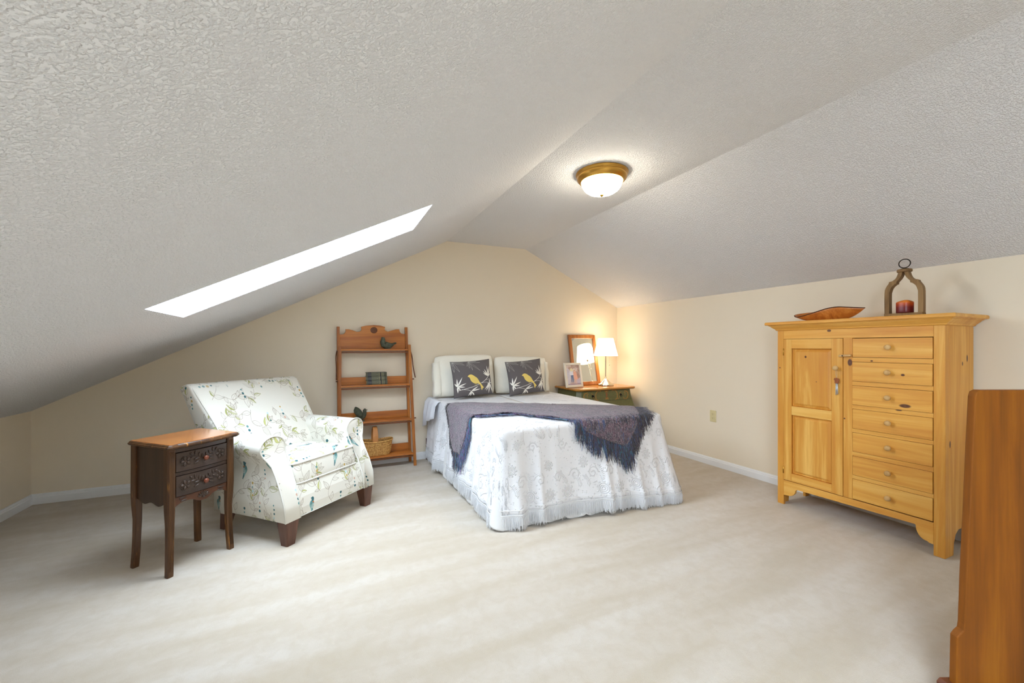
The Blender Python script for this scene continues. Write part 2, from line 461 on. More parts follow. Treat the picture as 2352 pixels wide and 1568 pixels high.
# door with raised panels
DX0, DX1, DZ0, DZ1 = .048, .434, .192, 1.256
d = obj('door', bx(DX0, DX0+.056, -.004, .018, DZ0, DZ1), m_pine_v, DR, bevel=.0015)
obj('door_stile', bx(DX1-.066, DX1, -.004, .018, DZ0, DZ1), m_pine_v, d, bevel=.0015)
for z0, z1 in ((DZ0,.25),(.69,.755),(1.186,DZ1)): obj('door_rail', bx(DX0+.056, DX1-.066, -.0035, .017, z0, z1), m_pine, d, bevel=.001)
for z0, z1 in ((.25,.69),(.755,1.186)):
    bm = B(); x0, x1 = DX0+.056, DX1-.066
    rows = [[(x0,.012,z0),(x1,.012,z0),(x1,.012,z1),(x0,.012,z1)], [(x0+.006,.006,z0+.006),(x1-.006,.006,z0+.006),(x1-.006,.006,z1-.006),(x0+.006,.006,z1-.006)],
            [(x0+.010,.011,z0+.010),(x1-.010,.011,z0+.010),(x1-.010,.011,z1-.010),(x0+.010,.011,z1-.010)],
            [(x0+.026,.001,z0+.026),(x1-.026,.001,z0+.026),(x1-.026,.001,z1-.026),(x0+.026,.001,z1-.026)]]
    loft(bm, rows, cap=True); obj('door_panel', fixn(bm), m_pine_v, d)
KP = [(.0065,0),(.0060,-.010),(.008,-.014),(.0140,-.019),(.0168,-.026),(.0158,-.033),(.010,-.038),(.003,-.039)]
def knob(x, z, par, y=-.004): return obj('knob', lathe(B(), [(r, y+q) for r, q in KP], (x, 0, z), 20, axis='y'), m_pine_knob, par, smooth=True)
knob(.405, 1.055, d)
for z in (.267, 1.160):
    obj('hinge', tube(B(), [(.0465,-.005,z-.026),(.0465,-.005,z+.026)], .0042, 8), m_brass, d, smooth=True)
# turn latch
bm = B(); prism(bm, [(.418,1.131),(.486,1.136),(.490,1.142),(.486,1.149),(.420,1.146),(.414,1.138)], -.020, -.006)
o = obj('turn_latch', bm, m_pine_knob, DR, bevel=.002, label='pale wooden turn latch')
obj('screw', lathe(B(), [(.004,-.0205),(.004,-.023),(.001,-.0235)], (.440, 0, 1.1395), 10, axis='y'), m_iron, o)
# drawers
tops = [1.257,1.128,.9985-.0+.0,.0]
DZ = [(1.129,1.256),(.972,1.101),(.816,.945),(.659,.790),(.506,.635),(.351,.479),(.193,.328)]
for i, (z0, z1) in enumerate(DZ):
    out = -.004-(.004 if i in (1, 2) else 0)
    o = obj('drawer', bx(.4905, .8795, out, .02, z0+.002, z1-.002), m_pine, DR, bevel=.0015)
    knob(.685, (z0+z1)/2+.004, o, out)
    if i < 6: obj('rail', bx(.488, .882, 0, .022, DZ[i+1][1], z0), m_pine, DR)
o = DR
# charm hanging on the door knob
m_cord = mat('twine', lin((205,180,140)), .9)
ch = thing('door_charm', 'small brown leather charm with silver tube hanging from the pine dresser door knob', 'charm', (3.185, 1.972, 0), -PI/2)
obj('cord', tube(tube(B(), [(.402,-.016,1.044),(.400,-.020,1.02),(.403,-.014,.985)], .0012, 5), [(.407,-.016,1.044),(.409,-.020,1.02),(.405,-.014,.985)], .0012, 5), m_cord, ch)
bm = B(); prism(bm, [(.392,.988),(.398,.984),(.404,.990),(.410,.984),(.418,.984),(.421,.972),(.416,.962),(.420,.953),(.411,.950),(.404,.955),(.398,.950),(.391,.956),(.394,.966),(.388,.976)], -.019, -.011)
obj('leather_shape', bm, mat('brown_leather', lin((150,84,44)), .7), ch, bevel=.002)
obj('silver_tube', tube(tube(B(), [(.401,-.014,.950),(.400,-.013,.872)], .0036, 8), [(.408,-.014,.950),(.409,-.013,.878)], .003, 8), mat('silver_tube', lin((200,208,218)), .3, .6), ch, smooth=True)

# wooden bowl
m_bowl = wood('olive_wood', lin((214,140,62)), lin((190,110,40)), lin((150,76,22)), 'y', .35, across=10, contrast=1.2)
m_bark = mat('bark_rim', lin((74,42,20)), .9)
rimN = spline([(-.222,-.012,.050),(-.17,-.060,.034),(-.09,-.078,.048),(-.035,-.080,.062),(.03,-.076,.080),(.09,-.066,.088),(.15,-.044,.082),(.215,-.008,.074),(.222,.004,.072),
               (.16,.045,.062),(.08,.072,.052),(.0,.080,.056),(-.08,.078,.066),(-.15,.062,.068),(-.205,.028,.062)], 5, closed=True)
bm = B(); nR = 9
def bowl_rows(sh):
    rows = []
    for k in range(nR+1):
        t = k/nR; row = []
        for (x, y, z) in rimN:
            fl = .30+.70*t**.75; s = max(0., 1-sh/math.hypot(x, y)); zz = sh*.6+(z-sh*.1)*(t**1.7) if sh else z*(t**1.7)
            row.append((x*fl*s, y*fl*s, zz))
        rows.append(row)
    return rows
outer = bowl_rows(0); inner = bowl_rows(.007)
loft(bm, outer+inner[::-1]); fixn(bm)
bw = thing('wooden_bowl', 'free-form carved wooden bowl with a wavy bark rim on top of the pine dresser', 'bowl', (3.30, 1.690, 1.388), -PI/2)
obj('bowl_body', bm, m_bowl, bw, smooth=True)
obj('bark_rim', tube(B(), [(x*.985, y*.985, z) for x, y, z in rimN], .0035, 5, closed=True), m_bark, bw, smooth=True)

# lantern
m_lant = wood('weathered_wood', lin((160,128,84)), lin((136,104,64)), lin((104,76,44)), 'z', .7, across=18)
LN = thing('lantern', 'open arched weathered wooden candle lantern with iron ring on top of the pine dresser', 'lantern', (3.285, 1.256, 1.387), -PI/2)
LN.rotation_euler.z = -PI/2+.12
obj('base_board', bx(-.089, .089, -.034, .034, 0, .022), m_lant, LN, bevel=.002)
armo = [(-.089,.022),(-.089,.150),(-.083,.186),(-.070,.210),(-.066,.222),(-.052,.226),(-.036,.240),(-.027,.262),(-.024,.276)]
armi = [(-.004,.276),(-.008,.256),(-.018,.236),(-.030,.220),(-.032,.208),(-.040,.204),(-.056,.186),(-.064,.160),(-.066,.140),(-.066,.022)]
for sgn in (1, -1):
    P_ = [(x*sgn, z) for x, z in spline(armo, 3)]+[(x*sgn, z) for x, z in spline(armi, 3)]
    obj('arch_arm', prism(B(), P_, -.026, .026), m_lant, LN, bevel=.0015, angle=50)
obj('top_disc', lathe(B(), [(.030,.276),(.036,.279),(.036,.292),(.033,.295)], n=28), m_lant, LN, smooth=False)
obj('cap', lathe(B(), [(.022,.295),(.020,.299),(.008,.302),(.006,.306)], n=20), m_iron, LN, smooth=True)
rp = [(.027*math.cos(a), 0, .331+.027*math.sin(a)) for a in [2*PI*k/36 for k in range(36)]]
obj('ring', tube(B(), rp, .0028, 8, closed=True), m_iron, LN, smooth=True)
# candle with scalloped side
m_cand = mat('candle_wax', (.3,.05,.03), .35, spec=.5); nt, N, L, P = nodes(m_cand)
t = nt.nodes.new('ShaderNodeTexCoord'); sp = nt.nodes.new('ShaderNodeSeparateXYZ'); L.new(t.outputs['Object'], sp.inputs[0])
zn = math_n(nt, 'ADD', math_n(nt, 'MULTIPLY', sp.outputs['Z'], 12.0), math_n(nt, 'MULTIPLY', tex_noise(nt, coords(nt, 'Object', (40,40,40)), 1, 3), .25))
L.new(ramp(nt, zn, [(.0, lin((92,22,26))), (.55, lin((120,28,26))), (.82, lin((196,78,24))), (1.0, lin((226,128,44)))]), P.inputs['Base Color'])
cn = thing('candle', 'amber and wine-red pillar candle inside the wooden lantern', 'candle', (3.285, 1.256, 1.4095))
bm = B(); rows = []
for z, s in ((0,.97),(.004,1),(.02,1.0),(.04,1.0),(.06,1.0),(.072,.99)):
    rows.append([((.041*s*(1+.035*math.cos(5*a)))*math.cos(a), (.041*s*(1+.035*math.cos(5*a)))*math.sin(a), z+(.006*math.sin(2*a+.6) if z > .07 else 0)) for a in [2*PI*k/48 for k in range(48)]])
top = rows[-1]; rows.append([(x*.80, y*.80, z-.004) for x, y, z in top]); rows.append([(x*.3, y*.3, z-.008) for x, y, z in top])
loft(bm, rows); obj('wax', fixn(bm), m_cand, cn, smooth=True)
obj('wick', tube(B(), [(0,0,.062),(.001,0,.074)], .0012, 5), m_iron, cn)

# electric outlet on the right wall
m_ivory = mat('ivory_plastic', lin((222,208,160)), .4)
m_slot = mat('slot_dark', lin((120,100,60)), .6)
ot = thing('wall_outlet', 'ivory duplex electrical outlet plate low on the right wall', 'outlet', (XR, 2.859, .499), -PI/2)
bm = B(); molded(bm, [(-.036,-.058),(.036,-.058),(.036,.058),(-.036,.058)], [(0,0),(0,.003),(.003,.0065)])
bmesh.ops.transform(bm, matrix=Matrix.Rotation(PI/2, 4, 'X'), verts=bm.verts[:]); obj('cover_plate', bm, m_ivory, ot, bevel=.001)
for s in (-1, 1):
    bm = B(); molded(bm, [(x, y+s*.0195) for x, y, _ in rrect(0, 0, .0165, .0145, .006, 0)], [(0,.006),(0,.0085)])
    bmesh.ops.transform(bm, matrix=Matrix.Rotation(PI/2, 4, 'X'), verts=bm.verts[:]); o = obj('socket', bm, m_ivory, ot)
    for x, h in ((-.006,.004),(.006,.003)):
        obj('slot', bx(x-.0011, x+.0011, -.0090, -.0080, s*.0195+.003-h, s*.0195+.003+h), m_slot, o)
    obj('ground_hole', lathe(B(), [(.0024,-.0080),(.0024,-.0090)], (0,0,s*.0195-.008), 12, axis='y'), m_slot, o)

# ceiling light
m_dome = mat('lit_glass', (1,.93,.8), .4, emit=(1.0,.90,.72), estr=24)
CL = thing('ceiling_light', 'flush brass ceiling light with a lit frosted glass bowl on the sloped ceiling', 'ceiling light', (1.700, 2.215, 2.3625))
obj('brass_pan', lathe(B(), [(.10,0),(.172,-.001),(.174,-.006),(.170,-.013),(.163,-.016),(.166,-.020),(.163,-.038),(.152,-.050),(.146,-.053),(.143,-.058),(.136,-.060),(.136,-.052),(.10,-.05)], n=64), m_brass, CL, smooth=True)
obj('glass_bowl', lathe(B(), [(.135,-.056),(.134,-.066),(.127,-.086),(.112,-.108),(.088,-.125),(.056,-.137),(.020,-.142),(.004,-.1425)], n=56, cap=False), m_dome, CL, smooth=True)
obj('finial', lathe(B(), [(.006,-.140),(.013,-.143),(.014,-.147),(.009,-.151),(.006,-.155),(.002,-.156)], n=20), m_brass, CL, smooth=True)

# wooden headboard at the right edge (close to the camera)
m_hb = wood('honey_board', lin((152,92,14)), lin((128,71,8)), lin((90,47,5)), 'z', .55, across=7, contrast=.9, spec=.25)
m_hbd = wood('dark_foot', lin((120,68,36)), lin((96,50,26)), lin((70,34,18)), 'x', .45, across=10)
ca, sa = math.cos(.43672), math.sin(.43672)
hx, hy = 1.8*ca+1.35*sa, -1.8*sa+1.35*ca
HB = thing('wooden_headboard', 'tall honey-brown wooden headboard standing at the right edge near the camera', 'headboard', (hx, hy, 0), -.43672)
lft = [(-.334,.055),(-.334,.09),(-.332,.20),(-.331,.240),(-.322,.252),(-.309,.264),(-.306,.283),(-.300,.45),(-.290,.65),(-.279,.90),(-.272,1.035),(-.267,1.051),(-.255,1.057)]
pn = [-.12, .06, .20]
allp = lft+[(-x, z) for x, z in lft[::-1]]
obj('panel', prism(B(), allp, -.012, .012), m_hb, HB, bevel=.003, angle=50)
obj('foot_rail', prism(B(), [(-.362,0),(-.362,.070),(-.352,.082),(.352,.082),(.362,.070),(.362,0),(.29,0),(.25,.03),(-.25,.03),(-.29,0)], -.026, .026), m_hbd, HB, bevel=.003, label='dark brown foot rail')

# ================================================================== small side table with two carved drawers
m_wal = wood('walnut_stain', lin((80,54,34)), lin((60,40,26)), lin((40,25,16)), 'z', .36, across=14, coat=.1)
m_wal_x = wood('walnut_stain_flat', lin((84,66,54)), lin((68,52,43)), lin((52,38,31)), 'x', .28, across=8, coat=.1)
m_wal_leg = wood('worn_walnut', lin((112,74,40)), lin((84,54,29)), lin((54,32,18)), 'z', .36, across=16, wear=lin((176,120,54)))
m_wal_top = wood('amber_top', lin((196,126,62)), lin((176,106,46)), lin((150,84,34)), 'x', .16, across=9, coat=.6, grain=.03)
m_knobr = mat('red_wood_knob', lin((118,62,42)), .25)
ST = thing('side_table', 'small dark walnut side table with two flower-carved drawers beside the armchair', 'side table', (-.725, 2.672, 0), math.radians(45))
SW, SD = .335, .300                              # leg-to-leg outer size
# legs: square posts, slightly waisted, flaring outwards at the foot
def st_leg(cx, cy, ox, oy, mt):
    rows = []
    for z, w, o in ((.0,.0145,.006),(.012,.0150,.0055),(.08,.0150,.002),(.16,.0150,.0),(.26,.0160,-.002),(.34,.0185,.0),(.40,.0195,.001),(.665,.0195,.0)):
        x, y = cx+ox*o, cy+oy*o; c = w*.28
        rows.append([(x-w+c,y-w,z),(x+w-c,y-w,z),(x+w,y-w+c,z),(x+w,y+w-c,z),(x+w-c,y+w,z),(x-w+c,y+w,z),(x-w,y+w-c,z),(x-w,y-w+c,z)])
    bm = B(); loft(bm, rows); 
    # fluting lines on the outer faces
    return obj('leg', fixn(bm), mt, ST)
x0, x1, y0, y1 = .005, .315, .005, .280
st_leg(x0, y0, -1, -1, m_wal_leg); st_leg(x1, y0, 1, -1, m_wal_leg); st_leg(x0, y1, -1, 1, m_wal_leg); st_leg(x1, y1, 1, 1, m_wal_leg)
for lx in (x0, x1):
    for dx in (-.008, 0, .008):
        pass
# reeding on the front legs
bm = B()
for lx, ox in ((x0, -1), (x1, 1)):
    for dx in (-.009, -.003, .003, .009):
        tube(bm, [(lx+dx+ox*o, y0-w-o-.0004, z) for z, w, o in ((.03,.0150,.005),(.16,.0150,.0),(.26,.0160,-.002),(.34,.0185,.0),(.40,.0195,.001),(.65,.0195,.0))], .0016, 5)
obj('leg_reeding', bm, m_wal_leg, ST, smooth=True)
# side panels with scalloped lower edge
def side_pts(a0, a1, zt):
    pts = [(a0, zt), (a0, .378)]
    n = 16
    for k in range(n+1):
        t = k/n; pts.append((a0+(a1-a0)*t, .368+.008*math.cos(4*PI*t)-.006*math.sin(PI*t) ))
    pts.append((a1, zt)); return pts
for X_ in ((-.006, .004), (.316, .326)):
    obj('side_panel', prism(B(), side_pts(.022, .263, .668), X_[0]+.004, X_[1]-.0, 'yz'), m_wal, ST)
obj('back_panel', bx(.024, .296, .281, .289, .36, .668), m_wal, ST)
# bowed front
def bow(x): t = (x-.024)/(.296-.024); return -.012*math.sin(PI*t)
def bowed(bm, x0, x1, z0, z1, y, th, zlow=None, n=20):
    rows = []
    for k in range(n+1):
        x = x0+(x1-x0)*k/n; yy = y+bow(x); zl = zlow(x) if zlow else z0
        rows.append([(x,yy,zl),(x,yy+th,zl),(x,yy+th,z1),(x,yy,z1)])
    loft(bm, rows); return fixn(bm)
obj('front_rail', bowed(B(), .024, .296, .640, .668, -.004, .02), m_wal_x, ST, bevel=.001)
obj('front_rail', bowed(B(), .024, .296, .516, .534, -.004, .02), m_wal_x, ST, bevel=.001)
zl = lambda x: .366-.028*max(0, math.sin(PI*((x-.024)/.272)*3-PI))*(1 if .333 < (x-.024)/.272 < .667 else 0)+.02*abs(math.cos(PI*((x-.024)/.272)))**.8*0
def apz(x):
    t = (x-.024)/.272; d = abs(t-.5)*2
    return interp(d, [(0,.350),(.12,.350),(.25,.357),(.38,.371),(.55,.375),(.75,.372),(.9,.362),(1,.352)])
ap = obj('apron', bowed(B(), .024, .296, 0, .404, -.004, .02, apz), wood('apron_walnut', lin((110,66,40)), lin((88,52,32)), lin((64,36,24)), 'x', .34, across=8), ST, bevel=.0015)
def petal(bm, x, z, a, L, w, y=-.004, h=.004):
    h = h*1.3
    R_ = Matrix.Rotation(-a, 3, 'Y')
    yy = y+bow(x)
    ell(bm, (x+math.cos(a)*L/2, yy, z+math.sin(a)*L/2), (L/2, h, w), R_, 12, 8)
bm = B()
for k in range(7):
    a = PI*(.06+.88*k/6); petal(bm, .160+.006*math.cos(a), .372+.004*math.sin(a), a, .026, .0048, -.005)
ell(bm, (.160, -.005+bow(.16), .368), (.008,.005,.006))
for s in (-1, 1):
    for j, (dx, dz, L) in enumerate(((.118,.392,.040),(.112,.377,.036))):
        petal(bm, .160+s*dx-(L if s > 0 else 0)*1.0+ (0 if s > 0 else 0), dz, math.radians(8 if s < 0 else -4)+(0), L, .0045, -.005)
obj('carving', bm, m_wal_x, ap, smooth=True, kind='stuff')
for z0, z1 in ((.537,.637),(.407,.513)):
    dr = obj('drawer', bowed(B(), .027, .293, z0, z1, -.010, .02), m_wal_x, ST, bevel=.0018)
    zc = (z0+z1)/2; bm = B(); yb = -.0105
    for cx in (.070, .250):
        for k in range(5):
            a = 2*PI*k/5+PI/2+.3
            petal(bm, cx+.005*math.cos(a), zc+.005*math.sin(a), a, .0225, .0082, yb, .0052)
            c = (cx+.017*math.cos(a), zc+.017*math.sin(a))
            ring = [(c[0]+.0135*math.cos(a+t)*1.0, yb-.0010+bow(cx), c[1]+.0125*math.sin(a+t)) for t in [math.radians(-125+25*q) for q in range(11)]]
            tube(bm, ring, .0016, 5)
    for s in (-1, 1):
        st = [(.160, zc-.026), (.160+s*.012, zc-.008), (.160+s*.034, zc+.010), (.160+s*.066, zc+.030)]
        tube(bm, [(x, yb-.001+bow(x), z) for x, z in spline(st, 4)], .0014, 5)
        for (dx, dz, a, L) in ((.022,.004,-.15,.026),(.030,.012,1.9,.022),(.042,.014,-.05,.024),(.046,.022,1.6,.022),(.024,-.010,-.45,.028),(.012,.002,1.75,.022),(.060,.026,.9,.016)):
            aa = a if s > 0 else PI-a
            petal(bm, .160+s*dx, zc+dz, aa, L*1.15, .0054, yb, .0048)
    obj('carving', bm, m_wal_x, dr, smooth=True, kind='stuff')
    obj('knob', lathe(B(), [(.005,-.020),(.0055,-.028),(.011,-.033),(.0135,-.039),(.0115,-.045),(.005,-.048),(.001,-.0485)], (.160, 0, zc-.002), 18, axis='y'), m_knobr, dr, smooth=True, label='reddish wooden knob')
# top with ogee edge
P_ = [(-.030,-.040),(-.012,-.050)]
for k in range(9): t = k/8; P_.append((.02+t*.28, -.044-.012*math.sin(PI*t)))
P_ += [(.332,-.050),(.350,-.040),(.352,.290),(.340,.308),(-.020,.308),(-.032,.290)]
obj('top_edge', molded(B(), P_, [(.016,.666),(.010,.668),(.004,.672),(.001,.677),(.001,.681),(.005,.683),(.0055,.686),(.009,.690),(.013,.692)]), m_wal_leg, ST)
obj('table_top', molded(B(), offset_poly(P_, .0128), [(0,.690),(0,.6925),(.002,.6932)]), m_wal_top, ST, label='glossy amber-brown top board')

# ================================================================== folding oak shelf unit
m_oak = wood('oak', lin((208,136,62)), lin((180,106,40)), lin((138,74,24)), 'x', .36, across=10, coat=.15)
m_oak_v = wood('oak_upright', lin((192,122,54)), lin((164,96,36)), lin((124,66,24)), 'z', .38, across=14, coat=.1)
m_oak_d = wood('oak_dark', lin((130,76,38)), lin((104,58,30)), lin((76,40,20)), 'x', .4, across=12)
SH = thing('shelf_unit', 'slim oak folding shelf unit with carved crest and four shelves against the back wall', 'shelf', (.48, 4.22, 0))
ox_, oy_ = -.48, -4.22
def P3(x, y, z): return (x+ox_, y+oy_, z)
def post(xb, yb, xt, yt, z0, z1, wx, wy, name='post'):
    bm = B(); hexa(bm, [P3(xb-wx,yb-wy,z0),P3(xb+wx,yb-wy,z0),P3(xb+wx,yb+wy,z0),P3(xb-wx,yb+wy,z0)], [P3(xt-wx,yt-wy,z1),P3(xt+wx,yt-wy,z1),P3(xt+wx,yt+wy,z1),P3(xt-wx,yt+wy,z1)])
    return obj(name, fixn(bm), m_oak_v, SH, bevel=.003)
post(.145, 4.300, .137, 4.300, 0, 1.396, .013, .018); post(.830, 4.300, .787, 4.300, 0, 1.402, .013, .018)
post(.143, 4.135, .150, 4.222, 0, 1.200, .014, .011); post(.848, 4.135, .806, 4.222, 0, 1.222, .014, .011)
fy = lambda z: 4.135+(4.222-4.135)*z/1.2
fxr = lambda z: .834-(.834-.792)*z/1.2
for i, z in enumerate((1.178, .826, .474, .130)):
    yf = fy(z)-.012; xr = fxr(z)
    sh = obj('shelf_board', bx(*(a for a in (.158+ox_, xr+ox_, yf+oy_, 4.290+oy_, z-.018, z))), m_oak, SH, bevel=.003)
    obj('front_rail', bx(.158+ox_, xr+ox_, yf+.010+oy_, yf+.022+oy_, z-.040, z-.024), m_oak_d, SH, bevel=.002, label='thin dark rail under the shelf')
    if i: obj('back_rail', bx(.152+ox_, fxr(z)-.006+ox_, 4.292+oy_, 4.304+oy_, z+.0, z+.072), m_oak, SH, bevel=.002)
crest = [(0.150,1.321),(0.177,1.321),(0.194,1.33),(0.204,1.349),(0.203,1.372),(0.232,1.372),(0.271,1.362),(0.306,1.348),(0.333,1.349),(0.35,1.366),(0.35,1.389),(0.345,1.398),(0.395,1.411),(0.467,1.418),(0.531,1.414),(0.577,1.402),(0.572,1.379),(0.582,1.362),(0.605,1.353),(0.647,1.368),(0.685,1.379),(0.718,1.381),(0.723,1.357),(0.737,1.338),(0.757,1.333),(0.777,1.334),(0.779,1.178),(0.150,1.178)]
pc = prism(B(), [(x+ox_, z) for x, z in crest], 4.292+oy_, 4.306+oy_)
cb = obj('crest_board', pc, m_oak, SH, bevel=.003, angle=20)
bm = B(); prism(bm, [(.430+ox_,1.386),(.507+ox_,1.386),(.503+ox_,1.350),(.485+ox_,1.334),(.469+ox_,1.325),(.452+ox_,1.334),(.434+ox_,1.350)], 4.289+oy_, 4.2925+oy_)
rs = B()
for r0 in (.030,.020,.010): lathe(rs, [(r0,-.001),(r0,-.005),(r0-.003,-.007),(r0-.006,-.004),(r0-.0065,-.001)], (.4685+ox_, 4.293+oy_, 1.366), 28, axis='y')
ell(rs, (.4685+ox_, 4.290+oy_, 1.366), (.034,.004,.032), None, 24, 8)
obj('rosette', rs, m_oak_d, cb, smooth=True, label='dark turned rosette'); bm.free()
# side braces and pegs
for xs, s in ((.130, -1), (.822, 1)):
    pts = [P3(xs+s*.004, 4.27, 1.16), P3(xs+s*.010+.004*s, 4.235, 1.10), P3(xs+s*(.020 if s > 0 else .010), 4.20, .99), P3(xs+s*(.026 if s > 0 else .012)+(.010 if s > 0 else 0), 4.175, .885)]
    obj('brace', tube(B(), spline(pts, 4), .006, 6), m_oak_d, SH, smooth=True)
    for z in (.870, .475):
        xx = (fxr(z)+.028 if s > 0 else .131)
        obj('peg', tube(B(), [P3(xx-.002*s, fy(z), z), P3(xx+.018*s, fy(z), z)], .0065, 8), m_oak_d, SH, smooth=True)

# bird figurines
m_bird = mat('verdigris_green', lin((74,78,62)), .75); nt, N, L, P = nodes(m_bird)
L.new(ramp(nt, tex_noise(nt, coords(nt, 'Object', (1,1,1)), 38, 4, .6), [(.35, lin((58,60,48))), (.5, lin((72,76,60))), (.68, lin((92,96,76)))]), P.inputs['Base Color'])
def eloft(bm, rows, n=14):
    """rows: (x, z, half-height along the normal, half-width y) along a spine in the xz plane"""
    loops = []
    for i, (x, z, rh, rw) in enumerate(rows):
        a = rows[max(i-1, 0)]; b = rows[min(i+1, len(rows)-1)]
        t = Vector((b[0]-a[0], b[1]-a[1])).normalized(); nn = Vector((-t.y, t.x))
        loops.append([(x+nn.x*rh*math.cos(q), rw*math.sin(q), z+nn.y*rh*math.cos(q)) for q in [2*PI*k/n for k in range(n)]])
    loft(bm, loops); return fixn(bm)
b1 = thing('bird_figurine', 'small grey-green perched bird figurine with upright tail on the top shelf', 'figurine', (.600, 4.245, 1.1782), 0)
obj('body', eloft(B(), [(-.066,.102,.003,.003),(-.061,.106,.014,.012),(-.052,.104,.020,.016),(-.050,.086,.023,.018),(-.052,.066,.028,.024),(-.043,.048,.034,.032),(-.020,.036,.036,.037),(.008,.034,.030,.034),(.030,.038,.022,.026),(.045,.046,.014,.018),(.058,.053,.011,.016),(.072,.058,.010,.015),(.082,.061,.005,.009)]), m_bird, b1, smooth=True)
o = obj('beak', lathe(B(), [(.006,0),(.003,.008),(.0005,.014)], n=8), m_bird, b1)
o.location = (-.058,0,.104); o.rotation_euler = (0, -PI/2-.2, 0)
obj('base', bx(-.040,.025,-.022,.022,.0,.006), m_bird, b1, bevel=.002)
for s in (-1, 1): obj('wing', eloft(B(), [(-.035,.055,.004,.003),(-.022,.052,.016,.006),(.004,.044,.018,.006),(.030,.040,.012,.005),(.050,.040,.004,.003)]), m_bird, b1, smooth=True).location = (0, s*.031, 0)
b2 = thing('bird_figurine', 'grey-green bird figurine with raised wings on the third shelf down', 'figurine', (.322, 4.215, .4742), -.15)
obj('body', eloft(B(), [(-.085,.020,.003,.014),(-.070,.022,.006,.018),(-.045,.024,.014,.022),(-.015,.030,.025,.030),(.015,.037,.030,.032),(.038,.050,.028,.028),(.050,.070,.020,.020),(.052,.086,.017,.016),(.052,.102,.017,.015),(.056,.112,.014,.012),(.064,.113,.006,.006)]), m_bird, b2, smooth=True)
o = obj('beak', lathe(B(), [(.0055,0),(.003,.008),(.0005,.014)], n=8), m_bird, b2); o.location = (.066,0,.108); o.rotation_euler = (0, PI/2+.1, 0)
obj('base', bx(-.030,.050,-.020,.020,.0,.008), m_bird, b2, bevel=.002)
for s in (-1, 1):
    o = obj('wing', eloft(B(), [(.030,.050,.010,.004),(.012,.070,.024,.005),(-.008,.092,.028,.005),(-.022,.110,.024,.004),(-.032,.128,.014,.003),(-.036,.136,.004,.002)]), m_bird, b2, smooth=True); o.location = (-.004 if s > 0 else .0, s*.026, 0); o.rotation_euler = (-s*.25, 0, 0)

# three books lying in a stack, spines to the room
cv_ = Canvas(512, 96, (98,98,78))
for x, w, c in ((8,8,(60,58,40)),(488,8,(60,58,40)),(34,92,(34,36,44)),(340,36,(52,50,48)),(322,6,(170,160,110)),(380,6,(170,160,110)),(452,26,(50,52,40))):
    cv_.poly([(x,0),(x+w,0),(x+w,96),(x,96)], c)
for k in range(4): cv_.stroke([(40,18+k*18),(120,18+k*18)], 5, (150,150,140), .8)
cv_.stroke([(268+24*math.cos(a), 48+24*math.sin(a)) for a in [2*PI*k/24 for k in range(25)]], 3.5, (44,46,34)); cv_.stroke([(268+14*math.cos(a), 48+14*math.sin(a)) for a in [2*PI*k/20 for k in range(21)]], 3, (150,145,105))
for x in (402, 414, 428, 440): cv_.stroke([(x,20),(x,76)], 3, (150,145,105), .6)
im_book = cv_.image('book_spine')
m_spine = mat('book_spine', rough=.6); nt, N, L, P = nodes(m_spine)
ti = nt.nodes.new('ShaderNodeTexImage'); ti.image = im_book; ti.extension = 'EXTEND'
L.new(coords(nt, 'Object', (1/.196, 1, 1/.040)), ti.inputs[0]);
def uvmap_mat(m, im, sx, sz, ox=0, oz=0, ax='XZ', rough=None):
    """image mapped by object coordinates: u = x*sx+ox, v = z*sz+oz"""
    nt, N, L, P = nodes(m)
    t = nt.nodes.new('ShaderNodeTexCoord'); s = nt.nodes.new('ShaderNodeSeparateXYZ'); L.new(t.outputs['Object'], s.inputs[0])
    c = nt.nodes.new('ShaderNodeCombineXYZ')
    L.new(math_n(nt, 'ADD', math_n(nt, 'MULTIPLY', s.outputs[ax[0]], sx), ox), c.inputs[0]); L.new(math_n(nt, 'ADD', math_n(nt, 'MULTIPLY', s.outputs[ax[1]], sz), oz), c.inputs[1])
    i = nt.nodes.new('ShaderNodeTexImage'); i.image = im; i.extension = 'EXTEND'; L.new(c.outputs[0], i.inputs[0]); L.new(i.outputs['Color'], P.inputs['Base Color']); return i
m_spine = mat('book_spine', rough=.6); uvmap_mat(m_spine, im_book, 1/.196, 1/.0395, .5, 0)
m_cover = mat('book_cloth', lin((92,92,72)), .7); m_pages = mat('pages', lin((214,200,164)), .9)
for k, (lb, dx) in enumerate((('olive cloth-bound book at the bottom of the three-book stack', .004), ('olive cloth-bound book in the middle of the three-book stack', .0), ('olive cloth-bound book on top of the three-book stack', -.003))):
    bk = thing('book', lb, 'book', (.4855+dx, 4.199, .8264+k*.0402), 0, 'stacked books on the second shelf')
    prof_ = [(-.0, 0), (-.0035,.008), (-.0048,.020), (-.0035,.032), (0,.0395), (.006,.0395),(.006,0)]
    bm = B(); loft(bm, [[(x, y, z) for y, z in prof_] for x in (-.098, .098)]); obj('spine', fixn(bm), m_spine, bk)
    bm = B(); box(bm, -.098, .098, .004, .088, 0, .003); box(bm, -.098, .098, .004, .088, .0365, .0395); obj('cover', bm, m_cover, bk)
    obj('page_block', bx(-.094, .094, .006, .084, .003, .0365), m_pages, bk)

